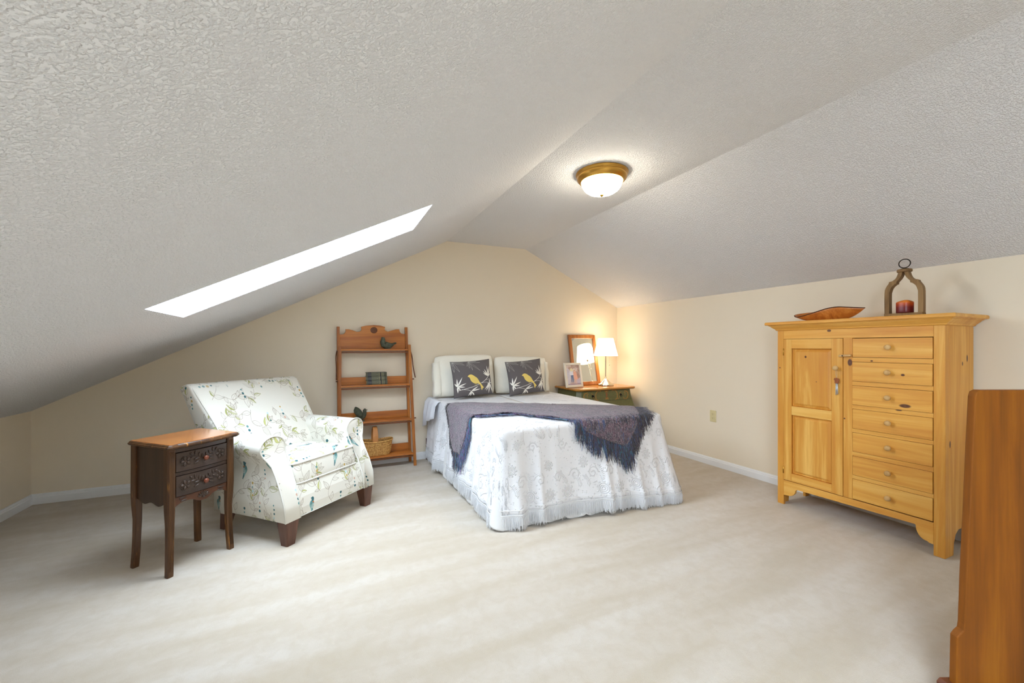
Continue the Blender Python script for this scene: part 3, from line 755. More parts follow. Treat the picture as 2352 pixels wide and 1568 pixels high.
# wicker basket
m_wick = mat('wicker', lin((198,146,76)), .55); nt, N, L, P = nodes(m_wick)
L.new(ramp(nt, tex_noise(nt, coords(nt), 70, 3, .6), [(.35, lin((166,110,48))), (.5, lin((200,146,74))), (.68, lin((222,176,104)))]), P.inputs['Base Color'])
BK = thing('wicker_basket', 'oval golden wicker basket with an arched handle on the lowest oak shelf', 'basket', (.480, 4.215, .1312))
def sup(a, hx_, hy_, p=.62):
    c, s = math.cos(a), math.sin(a); return (hx_*math.copysign(abs(c)**p, c), hy_*math.copysign(abs(s)**p, s))
bm = B(); nz_, na = 17, 150
for k in range(nz_):
    t = k/(nz_-1); z = .006+t*.125; g = .82+.18*t**.6
    hx_, hy_ = .152*g, .074*g; big = k in (0, 5, 10)
    pts = []
    for i in range(na):
        a = 2*PI*i/na; x, y = sup(a, hx_, hy_); w = 1+.013*math.sin(75*a+(PI if k % 2 else 0))
        if k > 10: z2 = z+.014*(abs(x)/.15)**2
        else: z2 = z
        pts.append((x*w, y*w, z2))
    tube(bm, pts, .0052 if big else .0042, 5, closed=True)
obj('woven_side', bm, m_wick, BK, smooth=True, kind='stuff')
bm = B()
tube(bm, [(*sup(2*PI*i/90, .156, .078), .136+.014*(abs(sup(2*PI*i/90, .156, .078)[0])/.15)**2) for i in range(90)], .0068, 7, closed=True)
obj('rim', bm, m_wick, BK, smooth=True)
bm = B(); loft(bm, [[(*sup(2*PI*i/60, .126, .062), z) for i in range(60)] for z in (.0, .012)]); obj('basket_bottom', fixn(bm), m_wick, BK)
bm = B(); rows = []
for k in range(25):
    a = PI*k/24; y = -.076*math.cos(a); z = .125+.155*math.sin(a)**.8
    w = .020+.006*abs(math.cos(a))**2
    rows.append([(-.012-w, y*1.0, z), (-.012+w, y*1.0, z), (-.012+w, y*.93, z-.008*math.sin(a)), (-.012-w, y*.93, z-.008*math.sin(a))])
loft(bm, rows); obj('handle', fixn(bm), mat('split_cane', lin((186,122,62)), .5), BK, bevel=.003)

# ================================================================== painted chest in the corner
cv_ = Canvas(900, 720, (102,100,58))
gold, rust = (176,132,58), (150,84,40)
def cs(x, z): return ((x-2.58)/.90*900, z/.72*720)
def scroll(pts, w=11, c=gold, mx=None):
    P_ = spline([cs(x, z) for x, z in pts], 6); cv_.stroke(P_, w, c, .95); cv_.stroke([(a+2, b-2) for a, b in P_], w*.35, rust, .8)
for zo in (0, -.19, -.38):
    for s in (-1, 1):
        m_ = lambda pts: [(3.029+s*(x-3.029), z+zo) for x, z in pts]
        scroll(m_([(3.112,.677),(3.150,.683),(3.180,.655),(3.186,.620),(3.178,.585),(3.150,.572)]))
        scroll(m_([(3.190,.578),(3.215,.600),(3.222,.640),(3.245,.660)]), 6)
        scroll(m_([(3.302,.668),(3.340,.655),(3.350,.615),(3.325,.580),(3.290,.572),(3.280,.590)]))
        scroll(m_([(3.290,.655),(3.305,.640),(3.300,.620)]), 6)
        scroll(m_([(3.07,.69),(3.045,.675),(3.035,.64)]), 6, rust)
        for k in range(4):
            a = PI/2+s*(.35+.4*k); l = leaf_pts(*cs(3.029, .585+zo), a, 30, 5); cv_.poly(l[0]+l[1][::-1], gold if k % 2 else rust, .9)
        for k in range(3):
            a = -PI/2+s*(.35+.45*k); l = leaf_pts(*cs(3.029, .692+zo), a, 34, 6); cv_.poly(l[0]+l[1][::-1], rust if k % 2 else gold, .9)
    cv_.poly([cs(3.029,.66+zo), cs(3.040,.63+zo), cs(3.029,.60+zo), cs(3.018,.63+zo)], rust)
rng = np.random.RandomState(3)
blot = rng.rand(46, 57).repeat(16, 0).repeat(16, 1)[:720, :900]
cv_.a *= (1+.07*(blot[..., None]-.5))
m_green = mat('painted_green', rough=.42); uvmap_mat(m_green, cv_.image('painted_scrolls'), 1/.90, 1/.72, 0, 0)
m_green2 = mat('plain_green', lin((98,96,56)), .42)
m_chtop = wood('golden_chest_top', lin((206,146,66)), lin((184,122,48)), lin((150,92,34)), 'x', .25, across=8, coat=.4)
CHX, CHY = 2.58, 3.84
CT = thing('painted_chest', 'olive-green painted bombe chest of drawers with golden top in the corner behind the bed', 'chest of drawers', (CHX, CHY, 0))
m_ = [(z, w, d) for z, w, d in ((.06,.355,.02),(.10,.37,.01),(.18,.415,-.012),(.28,.452,-.030),(.38,.462,-.034),(.46,.450,-.026),(.54,.425,-.010),(.62,.402,.004),(.692,.392,.010))]
def cprof(z): return interp(z, [(a, b) for a, b, c in m_]), interp(z, [(a, c) for a, b, c in m_])
cxc = .455
bm = B(); rows = []
for k in range(25):
    z = .06+(.692-.06)*k/24; w, d = cprof(z); ch_ = .045
    rows.append([(cxc-w, d+.02+ch_, z), (cxc-w+ch_, d+.02, z), (cxc+w-ch_, d+.02, z), (cxc+w, d+.02+ch_, z), (cxc+min(w, .43), .47, z), (cxc-min(w, .43), .47, z)])
loft(bm, rows); obj('chest_body', fixn(bm), m_green2, CT, smooth=False, bevel=.004)
for z0, z1 in ((.572,.684),(.385,.562),(.19,.375)):
    bm = B(); rows = []; n = 8
    for k in range(n+1):
        z = z0+(z1-z0)*k/n; w, d = cprof(z); a = cxc-w+.055; b = cxc+w-.055
        rows.append([(a, d+.012, z), (b, d+.012, z), (b, d+.032, z), (a, d+.032, z)])
    loft(bm, rows); dr = obj('drawer', fixn(bm), m_green, CT, bevel=.002)
    zc = (z0+z1)/2; w, d = cprof(zc)
    for hx_ in (.249, .653):
        h = obj('drawer_pull', lathe(B(), [(.012,-.001),(.014,-.004),(.007,-.007),(.006,-.016),(.010,-.020),(.006,-.024),(.001,-.025)], (hx_, d+.012, zc), 16, axis='y'), m_iron, dr, smooth=True, label='dark round metal pull')
        obj('pull_ring', tube(B(), [(hx_+.014*math.cos(a), d-.004, zc-.012+.015*math.sin(a)) for a in [2*PI*k/18 for k in range(18)]], .0018, 6, closed=True), m_iron, h, smooth=True)
for lx in (.125, .785):
    for ly in (.05, .40):
        bm = B(); hexa(bm, [(lx-.018,ly-.018,0),(lx+.018,ly-.018,0),(lx+.018,ly+.018,0),(lx-.018,ly+.018,0)], [(lx-.03,ly-.03,.065),(lx+.03,ly-.03,.065),(lx+.03,ly+.03,.065),(lx-.03,ly+.03,.065)])
        obj('leg', fixn(bm), m_green2, CT, bevel=.003)
tp = [(.010,.040),(.055,-.008)]+[(.055+.80*k/8, -.008-.006*math.sin(PI*k/8)) for k in range(1, 8)]+[(.855,-.008),(.900,.040),(.885,.492),(.025,.492)]
obj('chest_top', molded(B(), tp, [(.020,.690),(.008,.694),(.002,.700),(.0,.707),(.003,.713),(.010,.718),(.014,.719)]), m_chtop, CT)

# mirror leaning against the wall
m_mfr = wood('mirror_oak', lin((186,120,56)), lin((158,94,40)), lin((116,62,26)), 'z', .35, across=14, coat=.2)
m_mir = mat('mirror_silver', (.82,.86,.83), .02, 1)
lean = math.atan((4.318-4.190)/.64)
MR = thing('leaning_mirror', 'rectangular oak-framed mirror leaning on the back wall on top of the green chest', 'mirror', (2.992, 4.192, .7205)); MR.rotation_euler = (-lean, 0, .0)
hw, hh_ = .205, .642
f = .046
for name, poly in (('frame_side', [(-hw,0),(-hw,hh_),(-hw+f,hh_-f),(-hw+f,f)]), ('frame_side', [(hw,0),(hw-f,f),(hw-f,hh_-f),(hw,hh_)]), ('frame_top', [(-hw,hh_),(hw,hh_),(hw-f,hh_-f),(-hw+f,hh_-f)]), ('frame_bottom', [(-hw,0),(-hw+f,f),(hw-f,f),(hw,0)])):
    obj(name, prism(B(), poly, -.009, .013), m_mfr, MR, bevel=.004)
obj('mirror_glass', bx(-hw+f-.003, hw-f+.003, .002, .006, f-.003, hh_-f+.003), m_mir, MR)
obj('backing', bx(-hw+.02, hw-.02, .007, .012, .02, hh_-.02), m_oak_d, MR)

# table lamp
m_shade = mat('lit_shade', (.95,.9,.8), .8, emit=(1.0,.82,.58), estr=3.6)
m_nick = mat('polished_nickel', lin((206,198,184)), .16, 1)
LP = thing('table_lamp', 'slim silver table lamp with a glowing white cone shade on the green chest', 'lamp', (3.183, 4.07, .7195))
LP.scale = (.965, .965, .985)
obj('base', lathe(B(), [(.100,0),(.101,.004),(.101,.016),(.097,.021),(.086,.025),(.062,.040),(.040,.060),(.025,.078),(.014,.088),(.010,.092),(.0135,.097),(.0135,.103),(.008,.107)], n=48), m_nick, LP, smooth=True)
obj('stem', lathe(B(), [(.0075,.105),(.0065,.12),(.0075,.36),(.009,.372),(.013,.374),(.013,.40),(.009,.42)], n=20), m_nick, LP, smooth=True)
bm = B(); sh_ = [(.152,.374),(.094,.594)]
loops = [[(r*math.cos(2*PI*k/48), r*math.sin(2*PI*k/48), z) for k in range(48)] for r, z in ((.152,.374),(.094,.594),(.0925,.594),(.1505,.374))]
loft(bm, loops+[loops[0]], cap=False); bmesh.ops.remove_doubles(bm, verts=bm.verts[:], dist=1e-5); shd = obj('lamp_shade', fixn(bm), m_shade, LP, smooth=False)
for k in range(3):
    a = 2*PI*k/3; obj('shade_spoke', tube(B(), [(0,0,.42),(.135*math.cos(a),.135*math.sin(a),.435)], .0015, 5), m_nick, LP)
obj('bulb', lathe(B(), [(.012,.42),(.018,.44),(.028,.465),(.029,.485),(.020,.505),(.004,.513)], n=20), mat('bulb_lit', (1,1,1), emit=(1,.85,.62), estr=8), LP, smooth=True)
obj('pull_chain', tube(B(), [(.044,-.02,.376),(.044,-.02,.268)], .0011, 5), m_nick, LP); obj('chain_knob', lathe(B(), [(.001,.252),(.005,.256),(.005,.266),(.002,.270)], (.044,-.02,0), 10), m_nick, LP, smooth=True)
bl = bpy.data.lights.new('lamp_bulb_light', 'POINT'); bl.energy = 1.3; bl.color = (1.0,.80,.54); bl.shadow_soft_size = .04
o = bpy.data.objects.new('lamp_bulb_light', bl); COL.objects.link(o); o.location = (3.183, 4.07, .7195+.50); 

# picture frame with a watercolour of two children
cv_ = Canvas(200, 256, (222,204,196))
def pp(l, s=1): return [((x-395)/235*200, (1040-y)/320*256) for x, y in l]
rng = np.random.RandomState(5)
for k in range(90):
    x, y = rng.rand()*200, rng.rand()*256; c = [(214,190,186),(196,168,160),(206,200,214),(226,214,206),(190,160,150)][rng.randint(5)]
    if y > 150 or x > 140: c = [(176,140,122),(196,164,146),(182,150,140)][rng.randint(3)]
    cv_.dot(x, y, 10+rng.rand()*16, c, .45)
cv_.poly(pp([(395,760),(470,800),(440,1040),(395,1040)]), (216,214,228), .7); cv_.poly(pp([(560,960),(640,920),(640,1040),(520,1030)]), (206,196,212), .8)
cv_.poly(pp([(400,1020),(640,1010),(640,1045),(400,1045)]), (168,140,150), .7)
cv_.poly(pp([(465,880),(512,875),(512,960),(502,1000),(490,1000),(488,920),(478,1000),(464,995)]), (112,128,162))
cv_.poly(pp([(450,820),(480,806),(512,818),(514,880),(464,884),(444,870)]), (232,232,240))
cv_.poly(pp([(512,850),(530,815),(556,812),(574,850),(590,945),(552,960),(520,950)]), (236,178,152))
cv_.poly(pp([(536,955),(546,955),(548,1020),(538,1020)]), (222,180,156)); cv_.poly(pp([(556,955),(566,955),(566,1025),(556,1025)]), (222,180,156))
for a, b, r, c in ((484,800,17,(226,214,176)),(484,796,22,(238,228,190)),(538,800,20,(244,236,224)),(538,806,12,(210,170,130))): 
    q = pp([(a, b)])[0]; cv_.dot(*q, r, c, .9)
m_art = mat('watercolour_print', rough=.3); uvmap_mat(m_art, cv_.image('watercolour_print'), 1/.182, 1/.236, .5, -.028/.236)
PF = thing('picture_frame', 'small cream frame with a watercolour of two children in front of the mirror', 'picture frame', (2.700, 4.030, .7205)); PF.rotation_euler = (-.20, 0, .04)
m_cream = mat('cream_frame', lin((232,222,204)), .5)
hw, hh_ = .122, .292; f = .028
for name, poly in (('frame_side', [(-hw,0),(-hw,hh_),(-hw+f,hh_-f),(-hw+f,f)]), ('frame_side', [(hw,0),(hw-f,f),(hw-f,hh_-f),(hw,hh_)]), ('frame_top', [(-hw,hh_),(hw,hh_),(hw-f,hh_-f),(-hw+f,hh_-f)]), ('frame_bottom', [(-hw,0),(-hw+f,f),(hw-f,f),(hw,0)])):
    obj(name, prism(B(), poly, -.010, .012), m_cream, PF, bevel=.004)
obj('print', bx(-hw+f-.004, hw-f+.004, .0, .004, f-.004, hh_-f+.004), m_art, PF)
bm = B(); prism(bm, [(-.03,.20),(.03,.20),(.045,.0),(-.045,.0)], 0, .004)
o = obj('easel_back', bm, m_oak_d, PF); o.location = (0,.080,.016); o.rotation_euler = (.34, 0, 0)

# ================================================================== armchair
cvf = Canvas(1024, 1024, (226,222,210), wrap=True)
TP, OL, OL2, TL, TD, LB, GD, RS = (160,148,132), (150,152,84), (186,188,110), (96,142,142), (58,104,110), (186,212,212), (196,164,96), (206,170,150)
rng = random.Random(11)
def fleaf(x, y, ang, L, wd, style):
    up, dn = leaf_pts(x, y, ang, L, wd, 10, rng.uniform(-.12,.12)); full = up+dn[::-1]; mid = [((a[0]+b[0])/2, (a[1]+b[1])/2) for a, b in zip(up, dn)]
    if style == 1: cvf.poly(up+mid[::-1], OL2 if rng.random() < .5 else OL, .85)
    if style == 2: cvf.poly(full, TP, .55, hatch=(ang+.9, 9, .28)); 
    if style == 3: cvf.poly(full, TP, .45, hatch=(ang+.5, 10, .28)); cvf.poly(full, TP, .45, hatch=(ang+2.07, 10, .28))
    if style == 4: cvf.poly(up+mid[::-1], OL, .8, hatch=(ang+.8, 8, .6))
    cvf.stroke(full, 2.6, OL if style in (1, 4) else TP, 1, closed=True)
    if style != 3: cvf.stroke(mid, 1.8, TP, .8)
def vine(pts, nl=7):
    P_ = spline(pts, 10); cvf.stroke(P_, 3.0, TP, .85)
    for k in range(nl):
        i = int((k+.5+rng.uniform(-.2,.2))/nl*(len(P_)-2)); x, y = P_[i]; dx, dy = P_[i+1][0]-x, P_[i+1][1]-y; a = math.atan2(dy, dx)
        s = 1 if k % 2 else -1
        L = rng.uniform(58, 104); fleaf(x, y, a+s*rng.uniform(.6,1.2), L, L*rng.uniform(.20,.29), rng.choice([0,0,2,2,2,3,1,4,0]))
        if rng.random() < .55: fleaf(x, y, a-s*rng.uniform(.5,1.1), L*.62, L*.15, rng.choice([0,1,2]))
    x, y = P_[-1]; a = math.atan2(P_[-1][1]-P_[-3][1], P_[-1][0]-P_[-3][0])
    for d in (-.7, 0, .7): fleaf(x, y, a+d, 70, 15, rng.choice([0,1,2,3]))
vine([(60,80),(150,200),(130,330),(210,430),(200,560),(290,650)], 7)
vine([(290,650),(400,700),(520,660),(600,720),(720,700)], 5)
vine([(430,40),(470,160),(420,280),(500,390),(600,420)], 6)
vine([(760,120),(820,240),(780,360),(860,460),(960,480)], 6)
vine([(700,880),(820,840),(900,900),(1010,860)], 5)
vine([(340,980),(300,880),(380,820),(460,860)], 4)
vine([(620,170),(680,250),(660,330)], 3)
vine([(30,720),(80,800),(50,900),(120,960)], 4)
def bird(x, y, s, fl=1, rot=0):
    ca, sa = math.cos(rot), math.sin(rot)
    def T(l): return [(x+fl*s*(a*ca-b*sa), y+s*(a*sa+b*ca)) for a, b in l]
    cvf.poly(T(spline([(-2,-64),(12,-40),(30,-18),(38,6),(32,28),(16,42),(4,40),(-10,20),(-16,-8),(-14,-40)], 5, closed=True)), TL)
    cvf.poly(T([(-2,-64),(16,-36),(30,-14),(22,6),(6,-10),(-4,-36)]), (140,180,176))
    cvf.poly(T(spline([(0,28),(-6,44),(-4,62),(8,72),(22,68),(26,54),(18,40)], 5, closed=True)), TD); cvf.poly(T([(22,64),(34,60),(24,54)]), TD)
    for k in range(6): cvf.stroke(T([(-14,-32+k*8),(4,-30+k*8)]), 4*s, (232,232,224))
    cvf.poly(T([(-12,18),(8,20),(8,30),(-8,30)]), (190,110,60)); cvf.poly(T([(-14,-42),(-2,-64),(-16,-88),(-24,-84)]), TD, .8)
bird(560, 570, .95); bird(250, 250, .85, -1, .3); bird(870, 640, .85, -1, -.4)
vine([(560,980),(600,900),(560,800),(640,740)], 5)
vine([(880,20),(900,110),(860,190)], 4)
vine([(160,100),(240,60),(330,100),(380,60)], 5)
vine([(340,330),(300,420),(360,500)], 4)
vine([(640,520),(720,540),(760,480),(720,420)], 5)
vine([(120,860),(200,900),(200,1000)], 4)
vine([(960,600),(920,700),(980,780)], 4)
for (x, y, n) in ((350,540,4),(660,480,4),(900,330,5),(240,860,3),(560,260,4),(960,120,4),(480,940,3),(110,420,4),(800,600,3),(640,980,4),(350,150,3),(740,330,3),(170,720,3),(960,760,3)):
    cvf.stroke([(x, y), (x, y-n*34)], 1.6, LB, .9)
    for k in range(n): cvf.dot(x+rng.uniform(-3,3), y-10-k*33, rng.uniform(6.5,11.5), rng.choice([TD,TD,TL,TL,LB,GD,RS]))
im_fab = cvf.image('bird_and_leaf_print')
m_fab = mat('bird_print_fabric', rough=.85, sheen=.1, spec=.2); nt, N, L, P = nodes(m_fab)
ti = nt.nodes.new('ShaderNodeTexImage'); ti.image = im_fab; ti.projection = 'BOX'; ti.projection_blend = .12
mp = coords(nt, 'Object', (1/.78,)*3); L.new(mp, ti.inputs[0]); L.new(ti.outputs[0], P.inputs['Base Color'])
bump(nt, tex_noise(nt, coords(nt), 700, 2), .12, .0008, P.inputs['Normal'])
m_pipe = mat('piping_cord', lin((220,217,206)), .85)
m_leg = wood('brown_leg', lin((112,76,60)), lin((92,60,46)), lin((70,42,32)), 'z', .4, across=12)
AC = thing('armchair', 'cream upholstered armchair with rolled arms and a printed pattern of teal birds and leaves', 'armchair', (-.19, 2.76, 0), math.radians(43.4))
CW = .733                                          # symmetric about x = CW/2
yf = lambda z: interp(z, [(.14,-.004),(.20,-.003),(.26,.008),(.33,.034),(.40,.070),(.46,.100),(.51,.128),(.56,.146),(.62,.146),(.68,.140)])
def arm(s):
    prof = [(.088,.147),(.090,.25),(.094,.36),(.100,.45),(.104,.52)]
    prof += [(.020+.084*math.cos(a), .577+.071*math.sin(a)) for a in [math.radians(-18+ (216)*k/18) for k in range(19)]]
    prof += [(-.052,.535),(-.032,.505),(-.018,.475),(-.014,.42),(-.016,.34),(-.016,.25),(-.013,.147)]
    X = (lambda x: x) if s > 0 else (lambda x: CW-x)
    cxm, czm = .038, .40
    rows = []
    # soft front edge: shrink the first loops slightly
    for sc_, dy in ((.80,-.002),(.93,-.0015),(.985,.003),(1.0,.010)):
        rows.append([(X(cxm+(x-cxm)*(sc_ if sc_ > .9 else .8)), yf(z)+dy, (z if z < .16 else (.147+(z-.147)*(1-(1-sc_)*.35)))) for x, z in prof])
    for y in (.20,.30,.42,.54,.64):
        rows.append([(X(x*(1+.0)), max(y, yf(z)+.02), z-.000-(.012*(y-.2) if z < .3 else 0)) for x, z in prof])
    bm = B(); loft(bm, rows); fixn(bm)
    o = obj('arm', bm, m_fab, AC, smooth=True, bevel=0)
    ed = [(X(x), yf(z)+.002, z) for x, z in prof]
    obj('piping', tube(B(), ed, .0052, 6), m_pipe, o, smooth=True)
arm(1); arm(-1)
# seat base with the raked front rail
bm = B()
rows = []
for z in (.147,.20,.26,.30,.335):
    y = yf(z)+.012; rows.append([(.080,y,z),(CW-.080,y,z),(CW-.03,.30,z-.01),(CW-.035,.60,z-.035),(.035,.60,z-.035),(.03,.30,z-.01)])
loft(bm, rows); obj('seat_base', fixn(bm), m_fab, AC, bevel=.008)
obj('piping', tube(B(), [(.090,yf(.147)+.010,.150),(CW-.090,yf(.147)+.010,.150)], .003, 6), m_pipe, AC, smooth=True)
# seat cushion
bm = B(); rows = []
CX0, CX1, CY0, CY1 = .098, CW-.098, .060, .56
for t, z in ((.90,.330),(.985,.336),(1.0,.345),(1.008,.37),(1.010,.40),(1.008,.43),(1.0,.458),(.985,.468),(.93,.478),(.82,.487),(.62,.494),(.35,.498),(.06,.499)):
    hx_, hy_ = (CX1-CX0)/2*t, (CY1-CY0)/2*t; cx, cy = (CX0+CX1)/2, (CY0+CY1)/2+(z-.40)*.22
    L_ = rrect(cx, cy, hx_, hy_, .045*t, z-.02*0, 5)
    rows.append([(x, y, zz-(.018*(y/.56))) for x, y, zz in L_])
loft(bm, rows); cu = obj('seat_cushion', fixn(bm), m_fab, AC, smooth=True)
for z, t in ((.462,.998),(.341,.995)):
    L_ = rrect((CX0+CX1)/2, (CY0+CY1)/2+(z-.40)*.22, (CX1-CX0)/2*t+.002, (CY1-CY0)/2*t+.002, .045, z, 5)
    obj('piping', tube(B(), [(x, y, zz-.018*(y/.56)) for x, y, zz in L_], .005, 6, closed=True), m_pipe, cu, smooth=True)
# backrest: reclined slab that widens upwards
bm = B(); rows = []
bk = [(.11,.55,.640,.010),(.30,.50,.675,.010),(.42,.475,.700,.012),(.52,.515,.738,-.004),(.62,.585,.785,-.012),(.72,.660,.832,-.022),(.82,.740,.880,-.034),(.90,.800,.918,-.044),(.930,.828,.935,-.047),(.944,.850,.945,-.047),(.950,.872,.935,-.040)]
for z, y0, y1, xl in bk:
    L_ = rrect(CW/2, 0, CW/2-xl, (y1-y0)/2, .030 if z < .93 else .015, z, 4)
    row = []
    for x, y, _ in L_:
        f_ = -math.sin(PI*min(1, max(0, (x-xl)/(CW-2*xl))))*.018 if y < 0 else 0
        yy = (y0+y1)/2+y
        row.append((x, yy+f_*(1 if .45 < z < .93 else .3), z+(yy-y0)*(-.30 if z > .5 else 0)))
    rows.append(row)
loft(bm, rows); bo = obj('backrest', fixn(bm), m_fab, AC, smooth=True)
for m2 in (0, 1):
    X = (lambda x: x) if m2 == 0 else (lambda x: CW-x)
    obj('piping', tube(B(), [(X(xl+.012), y0+.004, z-.001) for z, y0, y1, xl in bk[3:10]], .0035, 6), m_pipe, bo, smooth=True)
    obj('piping', tube(B(), [(X(xl+.010), y1-.004, z-(y1-y0)*.28) for z, y0, y1, xl in bk[2:10]], .0045, 6), m_pipe, bo, smooth=True)
obj('piping', tube(B(), [(x, .940, .916) for x in (-.030, CW+.030)], .004, 6), m_pipe, bo, smooth=True)
# legs
for (cx, cy, f_) in ((.040,.042,1), (CW-.040,.042,1), (.045,.590,0), (CW-.045,.590,0)):
    a, b_ = (.046,.029) if f_ else (.034,.024); dy = 0 if f_ else .030; dx = (.006 if cx < .3 else -.006)*f_*-1
    H = .150 if f_ else .118; c = .006
    def sq(x, y, w, z): return [(x-w+c,y-w,z),(x+w-c,y-w,z),(x+w,y-w+c,z),(x+w,y+w-c,z),(x+w-c,y+w,z),(x-w+c,y+w,z),(x-w,y+w-c,z),(x-w,y-w+c,z)]
    bm = B(); loft(bm, [sq(cx+dx, cy+dy-.006*f_, b_, 0), sq(cx, cy, a, H)]); obj('leg', fixn(bm), m_leg, AC)

# ================================================================== bed
BX0, BX1, BY0, BY1, BZ = 1.035, 2.49, 2.445, 4.30, .648
m_white = mat('white_cotton', lin((228,228,228)), .85, sheen=.2); nt, N, L, P = nodes(m_white)
bump(nt, tex_noise(nt, coords(nt), 300, 3), .15, .0015, P.inputs['Normal'])
m_matt = mat('mattress_ticking', lin((230,230,228)), .9)
BD = thing('bed', 'double bed with a scalloped white bed skirt, mattress hidden under the white bedspread', 'bed', ((BX0+BX1)/2, (BY0+BY1)/2, 0))
ox, oy = (BX0+BX1)/2, (BY0+BY1)/2
obj('box_spring', bx(BX0+.03-ox, BX1-.03-ox, BY0+.03-oy, BY1-oy, .17, .40), m_matt, BD, bevel=.02)
obj('mattress', bx(BX0+.015-ox, BX1-.015-ox, BY0+.015-oy, BY1-oy, .40, .642), m_matt, BD, bevel=.04, seg=4)
m_dkw = mat('dark_red_wood', lin((84,36,28)), .5)
for x, y in ((BX0+.10, BY0+.15), (BX1-.10, BY0+.15), (BX1-.03, BY1-.02)): obj('leg', bx(x-.02-ox, x+.02-ox, y-.02-oy, y+.02-oy, 0, .175), m_dkw, BD, bevel=.003)
obj('head_bracket', bx(.998-ox, 1.050-ox, 4.292-oy, 4.316-oy, 0, .225), m_dkw, BD, bevel=.003, label='dark reddish-brown wooden bracket at the head end')
# skirt with scalloped hem
def perim(inset, n_per_m=70, r=.06):
    """open path: head-left -> foot-left -> foot-right -> head-right, with outward normals and a running length"""
    x0, x1, y0, y1 = BX0+inset, BX1-inset, BY0+inset, BY1
    pts = []
    def seg(a, b, n): 
        L_ = math.dist(a, b); k = max(2, int(L_*n_per_m))
        for i in range(k): t = i/k; pts.append(((a[0]+(b[0]-a[0])*t, a[1]+(b[1]-a[1])*t), n))
    def arc(c, a0):
        for i in range(10):
            a = a0+PI/2*i/10; pts.append(((c[0]+r*math.cos(a), c[1]+r*math.sin(a)), (math.cos(a), math.sin(a))))
    seg((x0, y1), (x0, y0+r), (-1, 0)); arc((x0+r, y0+r), PI); seg((x0+r, y0), (x1-r, y0), (0, -1)); arc((x1-r, y0+r), 3*PI/2); seg((x1, y0+r), (x1, y1), (1, 0)); pts.append(((x1, y1), (1, 0)))
    return pts
bm = B(); rows = []
pp_ = perim(.0, 100); s_ = 0; 
for i, (p, n) in enumerate(pp_):
    if i: s_ += math.dist(p, pp_[i-1][0])
    sc_ = abs(math.sin(PI*s_/.165))**.55; zb = .036-.032*sc_+.004*math.sin(s_*7)
    o_ = .022+.010*math.sin(s_*2*PI/.165+1)+.006*math.sin(s_*21)+(.020+.060*sm((p[0]-BX0)/(BX1-BX0)) if abs(n[1]) > .3 else 0)
    rows.append([(p[0]-ox+n[0]*o_*k, p[1]-oy+n[1]*o_*k, z) for z, k in ((.36,0),(.25,.4),(.12,.8),(zb+.012,1),(zb,1.02))])
loft(bm, rows, closed=False); sk = obj('bed_skirt', bm, m_white, BD, smooth=True); m_s = sk.modifiers.new('solid', 'SOLIDIFY'); m_s.thickness = .003

# ---- bedspread relief drawn as a height image (raised scrolls and flowers)
hc = Canvas(1024, 1024, (0,0,0), wrap=True)
rng = random.Random(5)
def hs(pts, w, a=1, closed=False): hc.stroke(pts, w, (255,255,255), a, closed)
def rose(x, y, r):
    for q in range(3): hs([(x+r*(.3+.33*q)*math.cos(t), y+r*(.3+.33*q)*math.sin(t)) for t in [2*PI*k/24 for k in range(25)]], 8)
    for k in range(9):
        a = 2*PI*k/9; hc.dot(x+r*1.35*math.cos(a), y+r*1.35*math.sin(a), r*.20, (255,255,255))
def curl(x, y, r, a0, s, n=26, turns=1.3):
    pts = []
    for k in range(n):
        t = k/(n-1); rr = r*(1-.82*t); a = a0+s*t*turns*2*PI; pts.append((x+rr*math.cos(a), y+rr*math.sin(a)))
    hs(pts, 10)
    for k in range(0, n-8, 3): 
        px, py = pts[k]; a = a0+s*k/(n-1)*turns*2*PI; hc.dot(px+13*math.cos(a), py+13*math.sin(a), 6.5, (255,255,255), .9)
def spray(x, y, a, L):
    P_ = [(x+L*t*math.cos(a+.5*t), y+L*t*math.sin(a+.5*t)) for t in [k/10 for k in range(11)]]; hs(P_, 7)
    for k in range(1, 10):
        px, py = P_[k]
        for s in (-1, 1):
            l = leaf_pts(px, py, a+s*.9, 30, 7, 6); hc.poly(l[0]+l[1][::-1], (255,255,255), .9)
for m_x in (1, -1):
    M = lambda x: 512+m_x*(x-512)
    rose(M(250), 560, 62) if m_x == 1 else rose(M(250), 560, 62)
    curl(M(130), 760, 80, 0 if m_x > 0 else PI, m_x); curl(M(380), 760, 70, PI if m_x > 0 else 0, -m_x); curl(M(120), 420, 70, PI/2, m_x); curl(M(400), 440, 60, -PI/2, -m_x)
    spray(M(250), 650, PI/2-.3*m_x, 200); spray(M(60), 600, PI/2, 150); spray(M(330), 330, -PI/2+.4*m_x, 180); spray(M(180), 320, -PI/2-.4*m_x, 160)
    spray(M(460), 200, PI/2, 150); rose(M(90), 160, 40); curl(M(300), 120, 60, 0, m_x)
rose(512, 560, 50); rose(0, 900, 46); rose(512, 900, 40)
for k in range(260): hc.dot(rng.random()*1024, rng.random()*1024, rng.uniform(3,7), (255,255,255), .7)
for _ in range(3):
    a_ = hc.a; hc.a = (a_*2+np.roll(a_, 2, 0)+np.roll(a_, -2, 0)+np.roll(a_, 2, 1)+np.roll(a_, -2, 1))/6
m_spread = mat('white_matelasse', lin((232,232,235)), .8, sheen=.15); nt, N, L, P = nodes(m_spread)
tc = nt.nodes.new('ShaderNodeTexCoord'); mp = nt.nodes.new('ShaderNodeMapping'); mp.inputs['Scale'].default_value = (1/.56, 1/.56, 1); L.new(tc.outputs['UV'], mp.inputs[0])
ti = nt.nodes.new('ShaderNodeTexImage'); ti.image = hc.image('spread_relief', True); L.new(mp.outputs[0], ti.inputs[0])
